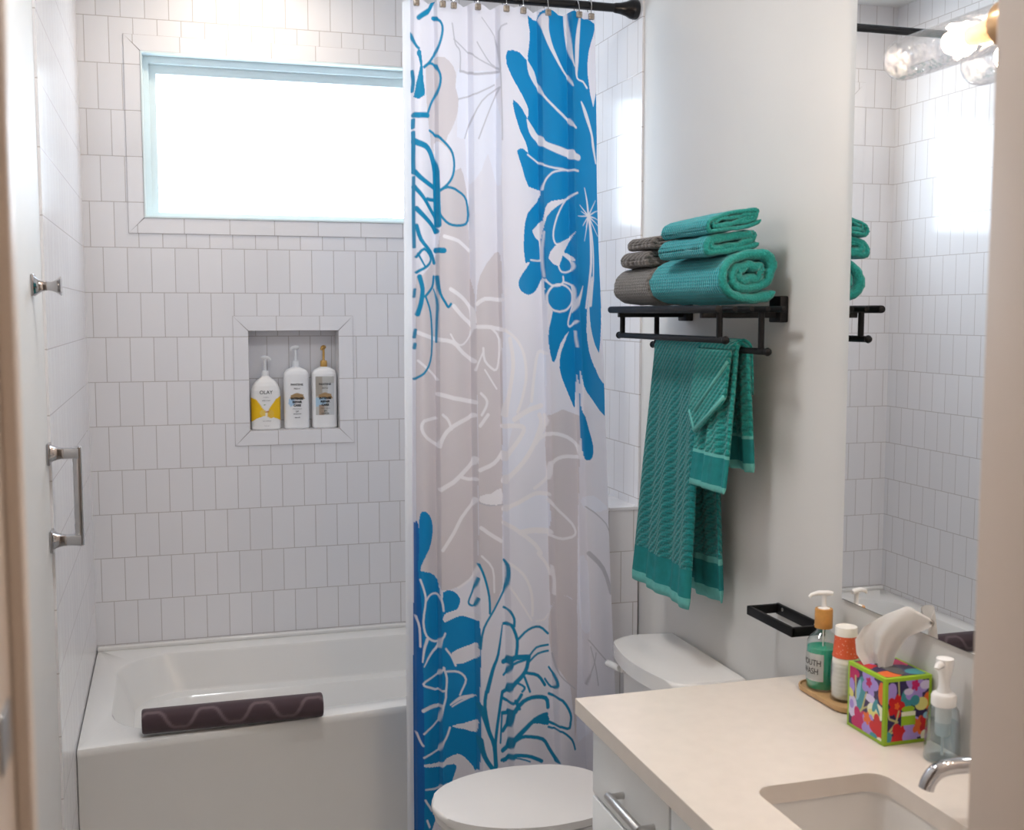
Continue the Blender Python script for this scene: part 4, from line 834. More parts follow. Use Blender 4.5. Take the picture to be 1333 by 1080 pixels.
t = thing('grab_bar', 'short vertical chrome grab bar on the left wall below the hook', 'grab bar', (PX, 2.88, 1.11))
for z in (1.327, 1.118):
    obj('wall_plate', B((PX, 2.88-0.026, z-0.026), (PX+0.008, 2.88+0.026, z+0.026), 0.003), M['chrome'], t)
    obj('post', sq_flare(bmesh.new(), PX+0.007, PX+0.070, 2.88, z, 0.020, 0.0125, 0.0125), M['chrome'], t)
obj('bar', B((PX+0.056, 2.88-0.010, 1.103), (PX+0.076, 2.88+0.010, 1.343), 0.0035, 3), M['chrome'], t)

# ================================================================== TOILET
ty = 2.685
toi = thing('toilet', 'white two piece toilet with closed lid between vanity and tub', 'toilet', (0.95, ty, 0))
def egg(x0, x1, hw, back, n=48, grow=0.0):
    """rounded front at x0, nearly straight back at x1"""
    out = []; xm = x0 + (x1-x0)*0.55
    for j in range(n):
        a = 2*PI*j/n; c, s = math.cos(a), math.sin(a)
        if c < 0: x = xm + (xm-x0)*c; y = hw*math.copysign(abs(s)**0.95, s)
        else:
            x = xm + (x1-xm)*math.copysign(abs(c)**0.55, c); y = hw*math.copysign(abs(s)**0.8, s)*(1 - (1-back)*max(0, (x-xm)/(x1-xm))**1.6)
        out.append((x, ty+y))
    return out
lp = []
for z, x0, x1, hw in ((0, .80, 1.20, .115), (.02, .79, 1.20, .12), (.10, .80, 1.19, .11), (.20, .77, 1.19, .125), (.29, .69, 1.19, .155), (.35, .635, 1.18, .178), (.378, .615, 1.17, .184), (.388, .618, 1.165, .182)):
    lp.append([(a, b, z) for a, b in egg(x0, x1, hw, .8)])
obj('bowl', rings(bmesh.new(), lp), M['china'], toi)
obj('seat', prism(bmesh.new(), egg(.607, 1.075, .184, .82), XY(.390), XY(.408), 0.006), M['seat'], toi)
bm = prism(bmesh.new(), egg(.600, 1.08, .187, .80), XY(.4105), XY(.4300), 0.008, 4); obj('lid', bm, M['seat'], toi)
for s in (-1, 1): obj('hinge', rod(bmesh.new(), (1.085, ty+s*0.075-0.02, .412), (1.085, ty+s*0.075+0.02, .412), 0.013, 16), M['seat'], toi)
TY0, TY1 = 2.462, 2.872
lp = []
for z, g in ((.385, .02), (.40, .008), (.55, .003), (.715, 0), (.722, .004)): lp.append([(a, b, z) for a, b in rrect(1.176+g, TY0+g, XR-0.012, TY1-g, .03, 6)])
obj('tank', rings(bmesh.new(), lp), M['china'], toi)
ol = []
for k in range(17): ol.append((1.158 - 0.038*math.sin(PI*k/16)**0.9, TY0-0.014 + (TY1-TY0+0.028)*k/16))
ol = [(p[0], p[1]) for p in ol]; ol[0] = (1.175, TY0-0.012); ol[-1] = (1.175, TY1+0.012)
ol += [(1.22, TY1+0.016), (XR-0.03, TY1+0.016), (XR-0.008, TY1+0.004), (XR-0.008, TY0-0.004), (XR-0.03, TY0-0.016), (1.22, TY0-0.016)]
obj('tank_lid', prism(bmesh.new(), ol, XY(.7225), XY(.762), 0.011, 5), M['china'], toi)
bm = lathe(bmesh.new(), [(0.013, 0), (0.013, -0.012), (0.009, -0.016)], (1.176, TY1-0.04, .688), 20, 'x')
fl = obj('flush_lever', bm, M['china'], toi)
obj('lever_arm', rod(bmesh.new(), (1.157, TY1-0.045, .690), (1.150, TY1+0.028, .684), 0.010, 14, 0.8), M['china'], fl)

# ================================================================== VANITY
CZ, CX0, CY1, CY0 = 0.86, 0.790, 2.172, 0.93
van = thing('vanity_cabinet', 'white vanity cabinet with bar pulls under the cream countertop', 'cabinet', (1.08, 1.53, 0))
FX = 0.832
bm = bmesh.new(); ct = CZ-0.0335; yl, xr0 = CY0+0.01, XR-0.004
for lo, hi in (((FX, 2.112, 0.10), (xr0, 2.13, ct)), ((FX, yl, 0.10), (xr0, yl+0.018, ct)), ((xr0-0.012, yl+0.018, 0.10), (xr0, 2.112, ct)), ((FX, yl+0.018, 0.10), (xr0-0.012, 2.112, 0.118)),
               ((FX, yl+0.018, ct-0.035), (FX+0.018, 2.112, ct)), ((FX, 1.742, 0.118), (xr0-0.012, 1.760, ct)), ((FX, yl+0.018, 0.118), (FX+0.002, 2.112, ct-0.035)), ((FX+0.05, yl, 0), (xr0, 2.12, 0.0995))): box(bm, lo, hi)
obj('carcass', bm, M['lacquer'], van, smooth=False)
def pull(parent, a, b, out=0.030):
    a, b = Vector(a), Vector(b); d = (b-a).normalized(); o = Vector((-out, 0, 0))
    bm = bmesh.new()
    tube(bm, [a-d*0.001+Vector((0.003, 0, 0)), a+o*0.6, a+o], [0.0075, 0.0062, 0.0062], 12); tube(bm, [b+Vector((0.003, 0, 0)), b+o*0.6, b+o], [0.0075, 0.0062, 0.0062], 12)
    rod(bm, a+o-d*0.006, b+o+d*0.006, 0.0085, 14, 0.4)
    obj('handle', bm, M['nickel'], parent)
def slab(kind, y0, y1, z0, z1, h):
    bm = B((FX-0.019, y0, z0), (FX-0.001, y1, z1), 0.0025)
    o = obj(kind, bm, M['lacquer'], van)
    pull(o, *h)
    return o
dz0 = 0.675
slab('drawer', 1.755, 2.128, dz0, 0.822, ((FX-0.019, 1.818, .736), (FX-0.019, 1.962, .736)))
slab('drawer', 1.755, 2.128, 0.40, dz0-0.008, ((FX-0.019, 1.865, .55), (FX-0.019, 2.02, .55)))
slab('drawer', 1.755, 2.128, 0.115, 0.392, ((FX-0.019, 1.865, .27), (FX-0.019, 2.02, .27)))
slab('door', 1.35, 1.747, 0.115, 0.822, ((FX-0.019, 1.645, .62), (FX-0.019, 1.645, .800)))
slab('door', CY0+0.012, 1.342, 0.115, 0.822, ((FX-0.019, 1.375, .62), (FX-0.019, 1.375, .795)))
SX0, SX1, SY0, SY1 = 0.922, 1.172, 1.215, 1.662
bm = holed(bmesh.new(), rect(CX0, CY0-0.02, XR-0.002, CY1), [rrect(SX0, SY0, SX1, SY1, 0.035, 8)], XY(CZ), XY(CZ-0.033))
es = [e for e in bm.edges if len(e.link_faces) == 2 and e.calc_face_angle(0) > 1.2 and e.verts[0].co.z > CZ-0.001 and e.verts[1].co.z > CZ-0.001]
bmesh.ops.bevel(bm, geom=es, offset=0.003, segments=2, affect='EDGES', profile=0.5)
tag(obj('countertop', bm, M['quartz'], loc=(1.07, 1.55, CZ-0.033)), 'cream stone countertop on the white vanity with an undermount sink', 'countertop')
lp = []
for z, g, r in ((CZ-0.0335, -.02, .05), (CZ-0.040, -.02, .05), (CZ-0.215, .01, .05), (CZ-0.23, .05, .06), (CZ-0.225, .05, .06), (CZ-0.22, .03, .045), (CZ-0.20, .012, .04), (CZ-0.06, -.002, .037), (CZ-0.0335, -.003, .036)):
    lp.append([(a, b, z) for a, b in rrect(SX0+g, SY0+g, SX1-g, SY1-g, r, 8)])
bm = bmesh.new(); vs = [[bm.verts.new(p) for p in l] for l in lp]; n = len(vs[0])
for i in range(len(vs)-1):
    for j in range(n): bm.faces.new((vs[i][j], vs[i][(j+1) % n], vs[i+1][(j+1) % n], vs[i+1][j]))
for j in range(n): bm.faces.new((vs[-1][j], vs[-1][(j+1) % n], vs[0][(j+1) % n], vs[0][j]))
bm.faces.new(vs[3][::-1]); bm.faces.new(vs[4])
snk = obj('sink', bm, M['basin'], loc=(1.05, 1.44, CZ-0.23)); tag(snk, 'white rectangular undermount sink set into the cream countertop', 'sink')
obj('drain', LA([(0.002, 0.004), (0.02, 0.004), (0.022, 0.002), (0.022, 0.0)], (1.05, 1.44, CZ-0.2255), 24), M['chrome'], snk)

# faucet
fa = thing('faucet', 'chrome sink faucet with a spout bent down over the basin', 'faucet', (1.285, 1.45, CZ))
obj('base', LA([(0.026, 0), (0.026, 0.006), (0.021, 0.010), (0.019, 0.06), (0.021, 0.085), (0.018, 0.095), (0.006, 0.099)], (1.285, 1.45, CZ+0.0005), 28), M['chrome'], fa)
pts = smooth_open([(1.275, 1.452, .925), (1.22, 1.462, .942), (1.18, 1.470, .944), (1.150, 1.476, .938), (1.136, 1.480, .922), (1.131, 1.481, .908)], 5)
obj('spout', T(pts, [0.0135 - 0.001*min(1, i/20) for i in range(len(pts))], 18), M['chrome'], fa)
obj('lever', rod(bmesh.new(), (1.285, 1.45, .955), (1.30, 1.44, 1.02), 0.007, 14, 0.6), M['chrome'], fa)

# ================================================================== THINGS ON THE COUNTER
ol = []
for a, b in rrect(1.262, 1.915, 1.347, 2.112, 0.040, 10): ol.append((a, b))
bm = bmesh.new(); lps = []
for z, g in ((CZ+0.0005, .006), (CZ+0.003, .001), (CZ+0.011, 0), (CZ+0.013, .001), (CZ+0.013, .004), (CZ+0.009, .006)): lps.append([(a, b, z) for a, b in rrect(1.262+g, 1.915+g, 1.347-g, 2.112-g, .04-g, 10)])
tag(obj('bamboo_tray', rings(bm, lps), M['bamboo'], loc=(1.305, 2.02, CZ)), 'light wooden oval tray on the countertop by the mirror', 'tray')
TZ = CZ+0.0095
c = (1.305, 2.060)
mw = thing('mouthwash_bottle', 'clear pump bottle of green mouthwash with a white label on the tray', 'bottle', (*c, TZ))
body = [(.029, 0), (.032, .001), (.0335, .004), (.0335, .094), (.032, .104), (.026, .113), (.0165, .121), (.0135, .126), (.0135, .132)]
obj('glass_body', LA(body, (*c, TZ), 48, cap=True), M['clear_pl'], mw)
obj('liquid', LA([(.027, .003), (.0310, .004), (.0325, .007), (.0325, .089), (.0322, .0895), (.001, .0896)], (*c, TZ), 48), M['green'], mw)
a0 = math.atan2(-0.16, -0.985); R = .0339; bm = bmesh.new(); n = 24; half = math.radians(52)
for rr, sg in ((R, 1),):
    va = [bm.verts.new((c[0]+rr*math.cos(a0-half+2*half*k/n), c[1]+rr*math.sin(a0-half+2*half*k/n), TZ+.022)) for k in range(n+1)]
    vb = [bm.verts.new((v.co.x, v.co.y, TZ+.080)) for v in va]
    for k in range(n): bm.faces.new((va[k], va[k+1], vb[k+1], vb[k]))
bmesh.ops.solidify(bm, geom=list(bm.faces), thickness=-0.0003)
lab = obj('label', bm, M['label'], mw)
for s_, zc in (('MOUTH', .060), ('WASH', .042)):
    me = text_mesh(s_, .0180, .0001, 0.0, 0.8)
    for v in me.vertices:
        a = a0 + v.co.x/R; rr = R+.0005+v.co.z; v.co = (c[0]+rr*math.cos(a), c[1]+rr*math.sin(a), TZ+zc+v.co.y)
    link('lettering', me, M['ink'], lab)
obj('wood_collar', LA([(.0180, .130), (.0186, .131), (.0186, .168), (.0178, .171), (.008, .1715)], (*c, TZ), 32), M['wood_cap'], mw)
obj('pump_stem', LA([(.0125, .169), (.0125, .172), (.006, .174), (.0050, .176), (.0050, .196), (.007, .200)], (*c, TZ), 20), M['white_pl'], mw)
obj('pump_head', T([(c[0]+.016, c[1]-.008, TZ+.203), (c[0]+.008, c[1]-.004, TZ+.204), (c[0]-.012, c[1]+.004, TZ+.204), (c[0]-.026, c[1]+.008, TZ+.200), (c[0]-.030, c[1]+.009, TZ+.195)], [.004, .0055, .0050, .0040, .0034], 14), M['white_pl'], mw)
obj('dip_tube', T([(c[0], c[1], TZ+.005), (c[0], c[1], TZ+.13)], .002, 8), M['white_pl'], mw)

c = (1.311, 1.985)
cu = thing('cup_dispenser', 'stack of small paper cups, red patterned cup on top, in a clear holder', 'cup dispenser', (*c, TZ))
obj('holder', LA([(.0285, 0), (.0295, .001), (.0295, .078), (.0285, .078), (.0285, .003), (.001, .003)], (*c, TZ), 40), M['clear_pl'], cu)
pf = [(.020, .004)]
for k in range(9): pf += [(.0258, .005+.009*k), (.0266, .007+.009*k), (.0262, .010+.009*k)]
obj('cup_stack', LA(pf+[(.0255, .090)], (*c, TZ), 40), M['paper'], cu)
tc_ = obj('top_cup', LA([(.0262, .0895), (.0272, .091), (.0262, .094), (.0255, .096), (.0228, .133), (.0226, .134)], (*c, TZ), 40), M['red_cup'], cu)
obj('cup_base', LA([(.0227, .134), (.0222, .150), (.0215, .152), (.0195, .150), (.001, .150)], (*c, TZ), 40), M['paper'], tc_)

# tissue box with a painted flower print
NV = (0.03, 0.018, 0.085); MG = (0.5, 0.01, 0.12); RD = (0.55, 0.01, 0.015); LV = (0.36, 0.26, 0.66); LW = (0.62, 0.56, 0.78); TE = (0.05, 0.28, 0.33); LB = (0.25, 0.5, 0.66); OR = (0.75, 0.14, 0.02); YE = (0.72, 0.68, 0.22); CR = (0.78, 0.80, 0.62); LM = (0.30, 0.50, 0.02); ST = (0.50, 0.47, 0.20)
def flower(cx, cy, r, col, n=5, ph=0.0, k=0.62):
    return [('f', col, ell(cx+r*k*math.cos(2*PI*i/n+ph), cy+r*k*math.sin(2*PI*i/n+ph), r*0.55, r*0.42, 2*PI*i/n+ph)) for i in range(n)] + [('f', col, ell(cx, cy, r*0.5, r*0.5))]
LEFTF = [('f', TE, ell(.36, .42, .12, .30, .2)), ('f', LB, ell(.31, .36, .05, .18, .25))] + flower(.16, .13, .14, MG) + flower(.60, .17, .20, LV) + flower(.58, .17, .07, MG) + [('f', OR, ell(.92, .24, .09, .17)), ('f', LV, ell(.12, .36, .08, .13)), ('f', CR, ell(.78, .55, .23, .13, -.1)), ('f', LW, ell(.62, .40, .14, .06)), ('f', YE, ell(.72, .60, .15, .06)), ('f', TE, ell(.75, .47, .05, .12, .5)), ('f', TE, ell(.82, .50, .03, .11, -.6)), ('f', LW, ell(.15, .66, .13, .17)), ('f', LV, ell(.13, .63, .06, .07)), ('f', YE, ell(.10, .46, .08, .06, .5))] \
  + [('s', ST, [(.22, .18, .04), (.24, .5, .035)]), ('s', ST, [(.2, .86, .03), (.42, .62, .04), (.52, .34, .025)]), ('s', ST, [(.42, .62, .03), (.55, .55, .02)])] + flower(.36, .84, .20, MG, 5, .4) + flower(.60, .82, .17, LV, 5, .1) + flower(.85, .80, .20, RD, 5, .7) + flower(.55, .72, .09, OR) + [('f', TE, ell(.74, .93, .1, .05)), ('f', CR, ell(.9, .95, .08, .05)), ('f', NV, ell(.06, .88, .04, .08))]
RIGHTF = [('f', TE, ell(.46, .34, .12, .17)), ('f', LV, ell(.12, .22, .12, .16, .4))] + flower(.66, .16, .22, LV) + [('f', LW, ell(.86, .14, .12, .07)), ('f', LW, ell(.5, .22, .1, .05))] + flower(.64, .13, .08, MG) + flower(.24, .42, .16, RD) + flower(.26, .42, .05, OR) + [('f', OR, ell(.92, .38, .1, .13)), ('f', YE, ell(.78, .42, .14, .10)), ('f', TE, ell(.64, .36, .10, .08)), ('s', ST, [(.05, .45, .04), (.1, .6, .03), (.28, .66, .03)]), ('s', ST, [(.28, .05, .03), (.30, .25, .03)]), ('s', ST, [(.06, .84, .04), (.24, .68, .04), (.3, .5, .03)]), ('s', ST, [(.08, .84, .03), (.42, .72, .03)])] + flower(.36, .90, .22, RD, 5, .3) + flower(.60, .82, .20, LV, 5, .1) + flower(.74, .74, .13, OR) + flower(.90, .72, .14, RD) + [('f', TE, ell(.08, .88, .09, .09)), ('f', LB, ell(.9, .6, .08, .05)), ('f', CR, ell(.86, .9, .08, .08)), ('f', LM, rect(.36, .58, .66, .72)), ('f', LM, ell(.5, .48, .14, .05)), ('f', CR, rect(.36, .52, .66, .585))]
TOPF = [('f', RD, ell(.2, .3, .3, .2)), ('f', LV, ell(.5, .25, .25, .14)), ('f', MG, ell(.75, .35, .22, .2)), ('f', OR, ell(.25, .8, .25, .15)), ('f', NV, ell(.5, .5, .36, .10)), ('f', TE, ell(.8, .8, .2, .14))]
BX0, BX1, BY0, BY1, BZ0, BZ1 = 1.246, 1.3475, 1.757, 1.877, CZ+0.0005, CZ+0.128
tb = thing('tissue_box', 'cube tissue box with bright flower print and lime edges on the counter', 'tissue box', (1.295, 1.817, CZ))
obj('box', B((BX0, BY0, BZ0), (BX1, BY1, BZ1), 0.001), M['lime'], tb)
def panel(shapes, fn, asp, bd=0.055):
    n = 110; u = np.linspace(bd/asp, 1-bd/asp, n); v = np.linspace(bd, 1-bd, n); V, U = np.meshgrid(v, u, indexing='ij')
    C = np.tile(np.array(NV), (n*n, 1))
    for k, col, pts in shapes: paint(U.ravel(), V.ravel(), C, k, col, pts, 0.014)
    co = [fn(a, b) for a, b in zip(U.ravel(), V.ravel())]
    fc = [(i*n+j, i*n+j+1, (i+1)*n+j+1, (i+1)*n+j) for i in range(n-1) for j in range(n-1)]
    me = bpy.data.meshes.new('printed_panel'); me.from_pydata(co, [], fc); set_colors(me, C)
    return link('printed_panel', me, M['boxprint'], tb)
e = 0.0004; H = BZ1-BZ0
panel(LEFTF, lambda u, v: (BX0-e, BY1-u*(BY1-BY0), BZ1-v*H), 0.95)
panel(RIGHTF, lambda u, v: (BX0+u*(BX1-BX0), BY0-e, BZ1-v*H), 0.80)
panel(TOPF, lambda u, v: (BX0+u*(BX1-BX0), BY1-v*(BY1-BY0), BZ1+e), 0.85, 0.06)
obj('slot_shade_plate', prism(bmesh.new(), ell(1.293, 1.815, .016, .046, 0, 24), XY(BZ1+.0006), XY(BZ1+.0012)), M['slot_shade'], tb)  # thin dark plate, painted shade in place of a real opening
# the pulled-up tissue: a curved sheet with soft folds
def tissue():
    n, m = 26, 30; bm = bmesh.new(); g = []
    ax = Vector((0.62, -0.785, 0)); pd = Vector((-0.785, -0.62, 0))
    for j in range(m+1):
        b = j/m; row = []
        for i in range(n+1):
            a = i/n*2-1
            lx = interp(b, [0, .25, .5, .75, .9, 1], [-.024, -.046, -.052, -.040, -.018, .010]); rx = interp(b, [0, .25, .5, .75, .9, 1], [.016, .024, .042, .074, .092, .096])
            zt_ = interp(b, [0, 1], [0, .128]) - max(0, a)*0.022*max(0, b-.55)/.45 - max(0, -a)**2*.03*b
            x = lx + (rx-lx)*(a+1)/2
            dp = 0.010*math.sin(a*4.2+b*1.2)*(1-b*.3) + 0.014*b*b*a + 0.004*math.sin(a*11+2*b)*(1-b) - 0.010*b
            p = Vector((1.284, 1.826, BZ1-.006)) + ax*x + pd*dp + Vector((0, 0, zt_))
            p.x = min(p.x, XR-0.010)
            row.append(bm.verts.new(p))
        g.append(row)
    for j in range(m):
        for i in range(n): bm.faces.new((g[j][i], g[j][i+1], g[j+1][i+1], g[j+1][i]))
    bmesh.ops.solidify(bm, geom=list(bm.faces), thickness=0.0006)
    obj('tissue', bm, M['tissue'], tb, ang=3)
tissue()

c = (1.311, 1.676)
sd = thing('soap_dispenser', 'clear foaming soap dispenser with a white pump beside the faucet', 'soap dispenser', (*c, CZ))
obj('bottle', LA([(.028, .0005), (.0315, .002), (.032, .006), (.029, .075), (.0265, .092), (.021, .100), (.018, .103)], (*c, CZ), 40), M['soap'], sd)
obj('liquid', LA([(.027, .004), (.0295, .008), (.0272, .070), (.001, .070)], (*c, CZ), 36), clear('soap_liquid', (0.80, 0.88, 0.92), 0.02), sd)
obj('inner_pump', LA([(.011, .045), (.014, .05), (.014, .1), (.005, .1)], (*c, CZ), 24), M['white_pl'], sd)
obj('dip_tube', T([(c[0], c[1], CZ+.008), (c[0], c[1], CZ+.05)], .0025, 8), M['white_pl'], sd)
obj('collar', LA([(.0205, .100), (.022, .102), (.022, .118), (.020, .122), (.014, .125)], (*c, CZ), 36), M['white_pl'], sd)
ph = obj('pump_head', LA([(.013, .125), (.010, .135), (.010, .150), (.0135, .165), (.0155, .178), (.015, .186), (.004, .188)], (*c, CZ), 30), M['white_pl'], sd)
obj('nozzle', T([(c[0], c[1], CZ+.176), (c[0]-.022, c[1]-.010, CZ+.177), (c[0]-.026, c[1]-.012, CZ+.172)], [.0075, .0065, .005], 14), M['white_pl'], ph)

# ================================================================== MIRROR AND ITS LIGHT
mi = thing('mirror', 'large frameless wall mirror with a thin dark edge above the vanity', 'mirror', (XR-0.001, 1.5, 1.06))
obj('backing', B((XR-0.005, 1.0, 1.058), (XR-0.0005, 2.0575, 2.42)), M['dark_edge'], mi)
bm = B((XR-0.008, 1.0025, 1.0605), (XR-0.005, 2.055, 2.4175))
for v in bm.verts:
    if v.co.x < XR-0.006: v.co.x -= 0.0028*(2.055-v.co.y)
obj('glass', bm, M['mirror'], mi, smooth=False)
lx, lz, lr = 1.262, 2.108, 0.037
vl = thing('vanity_light', 'horizontal glass cylinder wall light glowing in front of the mirror', 'wall light', (XR-0.008, 1.44, lz))
obj('backplate', B((XR-0.024, 1.40, lz-0.05), (XR-0.0104, 1.48, lz+0.05), 0.004), M['copper'], vl)
obj('arm', T([(XR-0.02, 1.44, lz), (lx+0.02, 1.44, lz), (lx+0.006, 1.448, lz), (lx, 1.465, lz), (lx, 1.49, lz)], 0.008, 14), M['copper'], vl)
for sg in (1, -1):
    Y = lambda pr: [(r_, 1.44 + sg*(y_-1.44)) for r_, y_ in pr]
    if sg < 0: obj('arm', T([(lx+0.01, 1.44, lz), (lx, 1.425, lz), (lx, 1.39, lz)], 0.008, 14), M['copper'], vl)
    obj('socket', LA(Y([(.012, 1.488), (.034, 1.492), (.037, 1.50), (.037, 1.522), (.030, 1.526), (.018, 1.530), (.0165, 1.602), (.004, 1.603)]), (lx, 0, lz), 36, 'y'), M['copper'], vl)
    obj('bulb', LA(Y([(.008, 1.603), (.011, 1.610), (.018, 1.622), (.021, 1.638), (.018, 1.654), (.010, 1.664), (.001, 1.667)]), (lx, 0, lz), 28, 'y'), M['bulb'], vl)
    obj('glass_shade', LA(Y([(lr, 1.524), (lr, 1.60), (lr, 1.77), (lr*.97, 1.785), (lr*.88, 1.795), (lr*.70, 1.801), (.002, 1.803)]), (lx, 0, lz), 44, 'y', cap=False), M['lamp_glass'], vl)
    pl = bpy.data.lights.new('vanity_bulb_light', 'POINT'); pl.energy = 6.5; pl.color = (1.0, 0.82, 0.66); pl.shadow_soft_size = 0.03
    po = bpy.data.objects.new('vanity_bulb_light', pl); COL.objects.link(po); po.location = (lx, 1.44+sg*0.26, lz)

# ================================================================== TOWEL SHELF
sh = thing('towel_shelf', 'black metal towel rack with two lower bars on the right wall', 'towel rack', (XR, 2.6, 1.66))
SZ = 1.668
for x in (1.14, 1.18, 1.22, 1.26, 1.30): obj('shelf_rod', rod(bmesh.new(), (x, 2.238, SZ), (x, 2.872, SZ), 0.009 if x == 1.14 else 0.0070), M['black'], sh)
for y in (2.335, 2.862-0.035):
    obj('side_bar', B((1.145, y-0.008, SZ-0.020), (XR-0.008, y+0.008, SZ-0.0055), 0.002), M['black'], sh)
    obj('wall_bracket', B((XR-0.022, y-0.026, SZ-0.030), (XR-0.0005, y+0.026, SZ+0.030), 0.003), M['black'], sh)
for x, z, ya, yb in ((1.165, 1.600, 2.255, 2.868), (1.262, 1.574, 2.243, 2.862)):
    tr = obj('towel_bar', rod(bmesh.new(), (x, ya, z), (x, yb, z), 0.0075), M['black'], sh)
    for y in (ya+0.028, yb-0.022): obj('drop_post', T([(x, y, z), (x, y, SZ-0.004)], 0.0070, 12), M['black'], tr)
    for y in (ya-0.002, yb+0.002): obj('end_knob', LA([(.002, -.009), (.007, -.006), (.0095, 0), (.007, .006), (.002, .009)], (x, y, z), 18, 'y'), M['black'], tr)

MY = lambda p, q_, a: (p, a, q_)
def roll(name, label, cx, z0, w_, h_, t_, turns, yc, hy, mat, start, rag=0.0014, edge=None, group=None, tilt=0.0, slope=0.0):
    path = spiral(w_, h_, t_, turns, cx, z0+h_/2, -1, rag, start)
    bm, info = ribbon(path, t_*0.96, yc, hy, 22, MY, wave=lambda s, a: .0014*math.sin(17*s+4*a) + .0011*math.sin(6.283*s*len(path)*t_/.016*0.12+9*a)*(1 if abs(a) > .7 else .4))
    if edge:
        bm.faces.ensure_lookup_table()
        for f in bm.faces:
            if abs(f.calc_center_median().y-yc) > hy-t_*0.55: f.material_index = 1
    # the stack leans: higher and thicker towards the wall than at the folded edge
    for v in bm.verts:
        f_ = (v.co.z-z0)/h_; b = (v.co.y-yc)/hy; c_ = (v.co.x-cx)/(w_/2)
        v.co.z += tilt*c_*f_*h_ + slope*(v.co.x-cx)
        v.co.y += 0.010*math.sin(c_*2.1 + f_*2)*h_/.1*(1 if b < 0 else -0.5)
    tag(obj(name, bm, [mat, edge] if edge else mat, loc=(cx, yc, z0), ang=3), label, 'towel', group)
g = 'folded towels on the rack'
zt = SZ+0.0078
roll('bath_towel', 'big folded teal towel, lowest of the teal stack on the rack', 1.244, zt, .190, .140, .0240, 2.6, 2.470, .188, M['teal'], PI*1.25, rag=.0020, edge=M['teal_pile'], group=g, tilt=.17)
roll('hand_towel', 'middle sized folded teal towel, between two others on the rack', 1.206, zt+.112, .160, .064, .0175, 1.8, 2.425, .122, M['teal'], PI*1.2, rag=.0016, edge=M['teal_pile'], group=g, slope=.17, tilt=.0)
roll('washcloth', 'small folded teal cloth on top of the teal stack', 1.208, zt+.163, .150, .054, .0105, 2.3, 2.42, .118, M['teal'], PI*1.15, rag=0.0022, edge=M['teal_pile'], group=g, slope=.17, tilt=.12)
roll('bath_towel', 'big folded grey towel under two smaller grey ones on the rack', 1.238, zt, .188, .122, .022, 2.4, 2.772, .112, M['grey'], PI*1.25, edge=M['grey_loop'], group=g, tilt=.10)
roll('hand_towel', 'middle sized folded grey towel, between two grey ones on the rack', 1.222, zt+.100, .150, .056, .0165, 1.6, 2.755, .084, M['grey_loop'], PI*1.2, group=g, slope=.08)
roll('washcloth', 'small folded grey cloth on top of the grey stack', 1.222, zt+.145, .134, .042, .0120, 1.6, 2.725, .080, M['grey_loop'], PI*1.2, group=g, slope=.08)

# hanging towels
def hang(name, label, xb, zbar, zf, zr, xf, xr_, t_, ac, hw, mats, band, wave, ny=40):
    """draped over a bar: front flap down to zf, rear flap down to zr"""
    r = 0.0075 + t_/2 + 0.0005; path = []
    nf = 46
    for i in range(nf):
        b = i/nf; path.append((xf + (xb-r-xf)*b**0.8, zf + (zbar-zf)*b))
    for i in range(13):
        a = PI - PI*i/12; path.append((xb + r*math.cos(a), zbar + r*math.sin(a)))
    nr = 40
    for i in range(1, nr+1):
        b = i/nr; path.append((xb+r + (xr_-xb-r)*b, zbar + (zr-zbar)*b))
    def mi_(s, tot):
        d_ = min(s, tot-s)
        if d_ < band[0]: return 2
        if d_ < band[1]: return 1
        if d_ < band[1]+0.006: return 2
        return 0
    bm, info = ribbon(path, t_, ac, hw, ny, MY, wave=wave, mi=mi_)
    return tag(obj(name, bm, mats, loc=(xb, ac(0.5) if callable(ac) else ac, zbar), ang=3), label, 'towel', 'towels hanging from the rack')
xb, zb = 1.262, 1.574
hang('bath_towel', 'long teal bath towel hanging from the rear bar of the rack', xb, zb, .925, .935, 1.218, 1.305, .014,
  lambda s: interp(s, [0, .25, .47, .53, 1], [2.705, 2.69, 2.672, 2.672, 2.675]), lambda s: interp(s, [0, .25, .47, .53, 1], [.180, .160, .137, .137, .150]), [M['teal_hang'], M['teal_band'], M['teal_hem']], (.026, .098),
  lambda s, a: (0.007*math.sin(6.5*a+0.6)+0.004*math.sin(15*a+2))*min(1, abs(s-.5)*3.2))
hang('hand_towel', 'shorter teal hand towel hanging over the same bar beside the bath towel', xb, zb+0.001, 1.243, 1.288, 1.214, 1.298, .012,
  lambda s: interp(s, [0, .47, .53, 1], [2.432, 2.437, 2.437, 2.425]), lambda s: interp(s, [0, .47, .53, 1], [.090, .084, .084, .066]), [M['teal_hand'], M['teal_band'], M['teal_hem']], (.018, .078),
  lambda s, a: (0.006*math.sin(5*a+2)+0.003*math.sin(12*a))*min(1, abs(s-.5)*3.2))
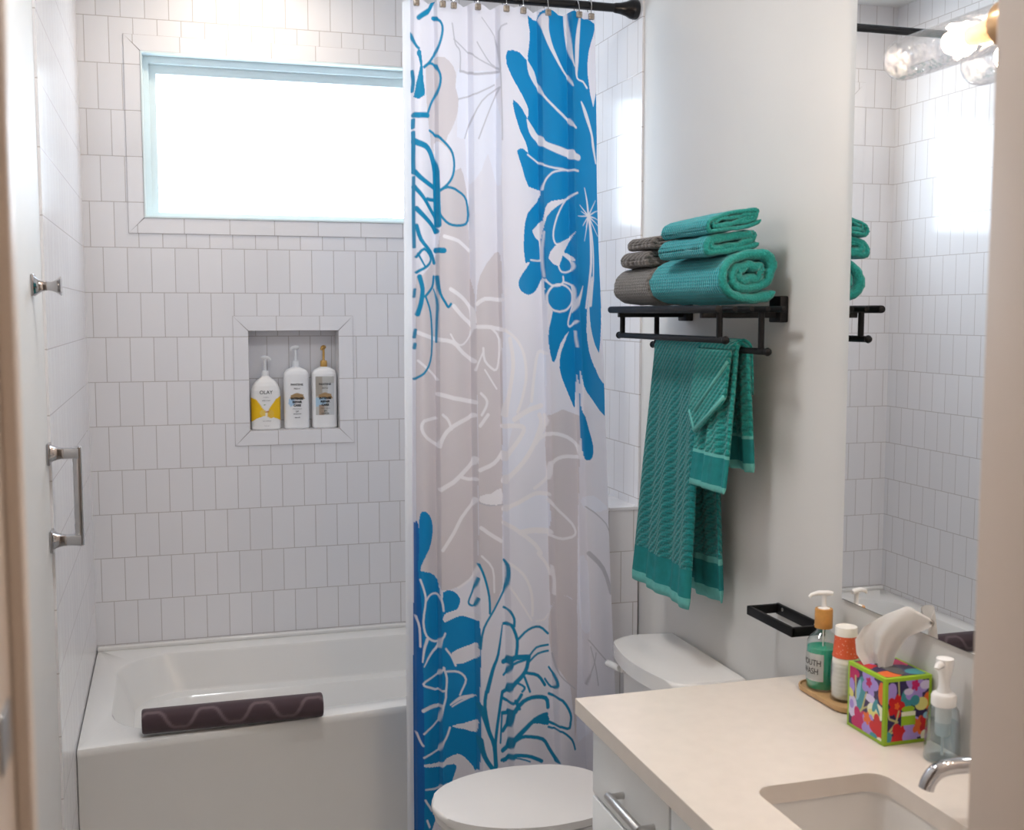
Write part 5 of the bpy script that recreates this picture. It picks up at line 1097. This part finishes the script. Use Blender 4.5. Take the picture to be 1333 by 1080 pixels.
# folded corner of a washcloth lying over the hand towel
def corner():
    r0 = 0.0075+0.012+0.004; x = xb - r0 - 0.004
    def fx(a, b): return xb - r0 - 0.004 - 0.034*min(1, max(0, (zb-b)/.3))
    ol = [(2.525, zb), (2.352, zb), (2.350, 1.465), (2.362, 1.452), (2.478, 1.372), (2.492, 1.378), (2.528, 1.425)]
    bm = bmesh.new()
    prism(bm, ol, lambda a, b: (fx(a, b)-0.008, a, b), lambda a, b: (fx(a, b), a, b), 0.003, 3)
    t = thing('washcloth', 'small teal cloth with a pointed corner hanging over the hand towel', 'towel', (xb, 2.44, zb), 'towels hanging from the rack')
    obj('front_flap', bm, M['teal_hand'], t, ang=3)
    bm = bmesh.new(); tube(bm, [(fx(0, 1.462)-.007, 2.352, 1.468), (fx(0, 1.42)-.007, 2.415, 1.424), (fx(0, 1.376)-.007, 2.484, 1.378)], 0.0052, 10); tube(bm, [(fx(0, 1.376)-.007, 2.484, 1.378), (fx(0, 1.42)-.006, 2.524, 1.424)], 0.004, 10)
    tube(bm, [(fx(0, 1.545)-.0085, 2.353, 1.548), (fx(0, 1.486)-.0085, 2.4225, 1.4865), (fx(0, 1.42)-.0085, 2.492, 1.425)], 0.0042, 8)
    obj('hem', bm, M['teal_hem'], t, ang=3)
    pts = [(xb + r0*math.cos(a), zb + r0*math.sin(a)) for a in np.linspace(PI, 0, 12)] + [(xb+r0+.004, 1.52), (xb+r0+.006, 1.47)]
    bm, _ = ribbon(pts, 0.007, 2.44, .086, 10, MY); obj('rear_flap', bm, M['teal_hand'], t, ang=3)
corner()

# ================================================================== PAPER HOLDER
t = thing('paper_holder', 'empty black rectangular toilet paper holder on the right wall', 'toilet paper holder', (XR, 2.24, .975))
PY0, PY1, PXF, pz = 2.125, 2.325, 1.268, .962
obj('wall_bar', B((XR-0.008, PY0, pz-0.004), (XR-0.0005, PY1, pz+0.022), 0.0015), M['black'], t)
bm = B((PXF, PY0, pz), (PXF+0.009, PY1, pz+0.021), 0.0015)
for y in (PY0, PY1-0.009): box(bm, (PXF+0.002, y, pz), (XR-0.007, y+0.009, pz+0.021), 0.0015)
obj('roll_frame', bm, M['black'], t)
for y in (PY0+0.03, PY1-0.03): obj('screw', LA([(.003, -.0095), (.0042, -.0088), (.0042, -.0078)], (XR, y, pz+0.013), 14, 'x'), M['screw'], t)
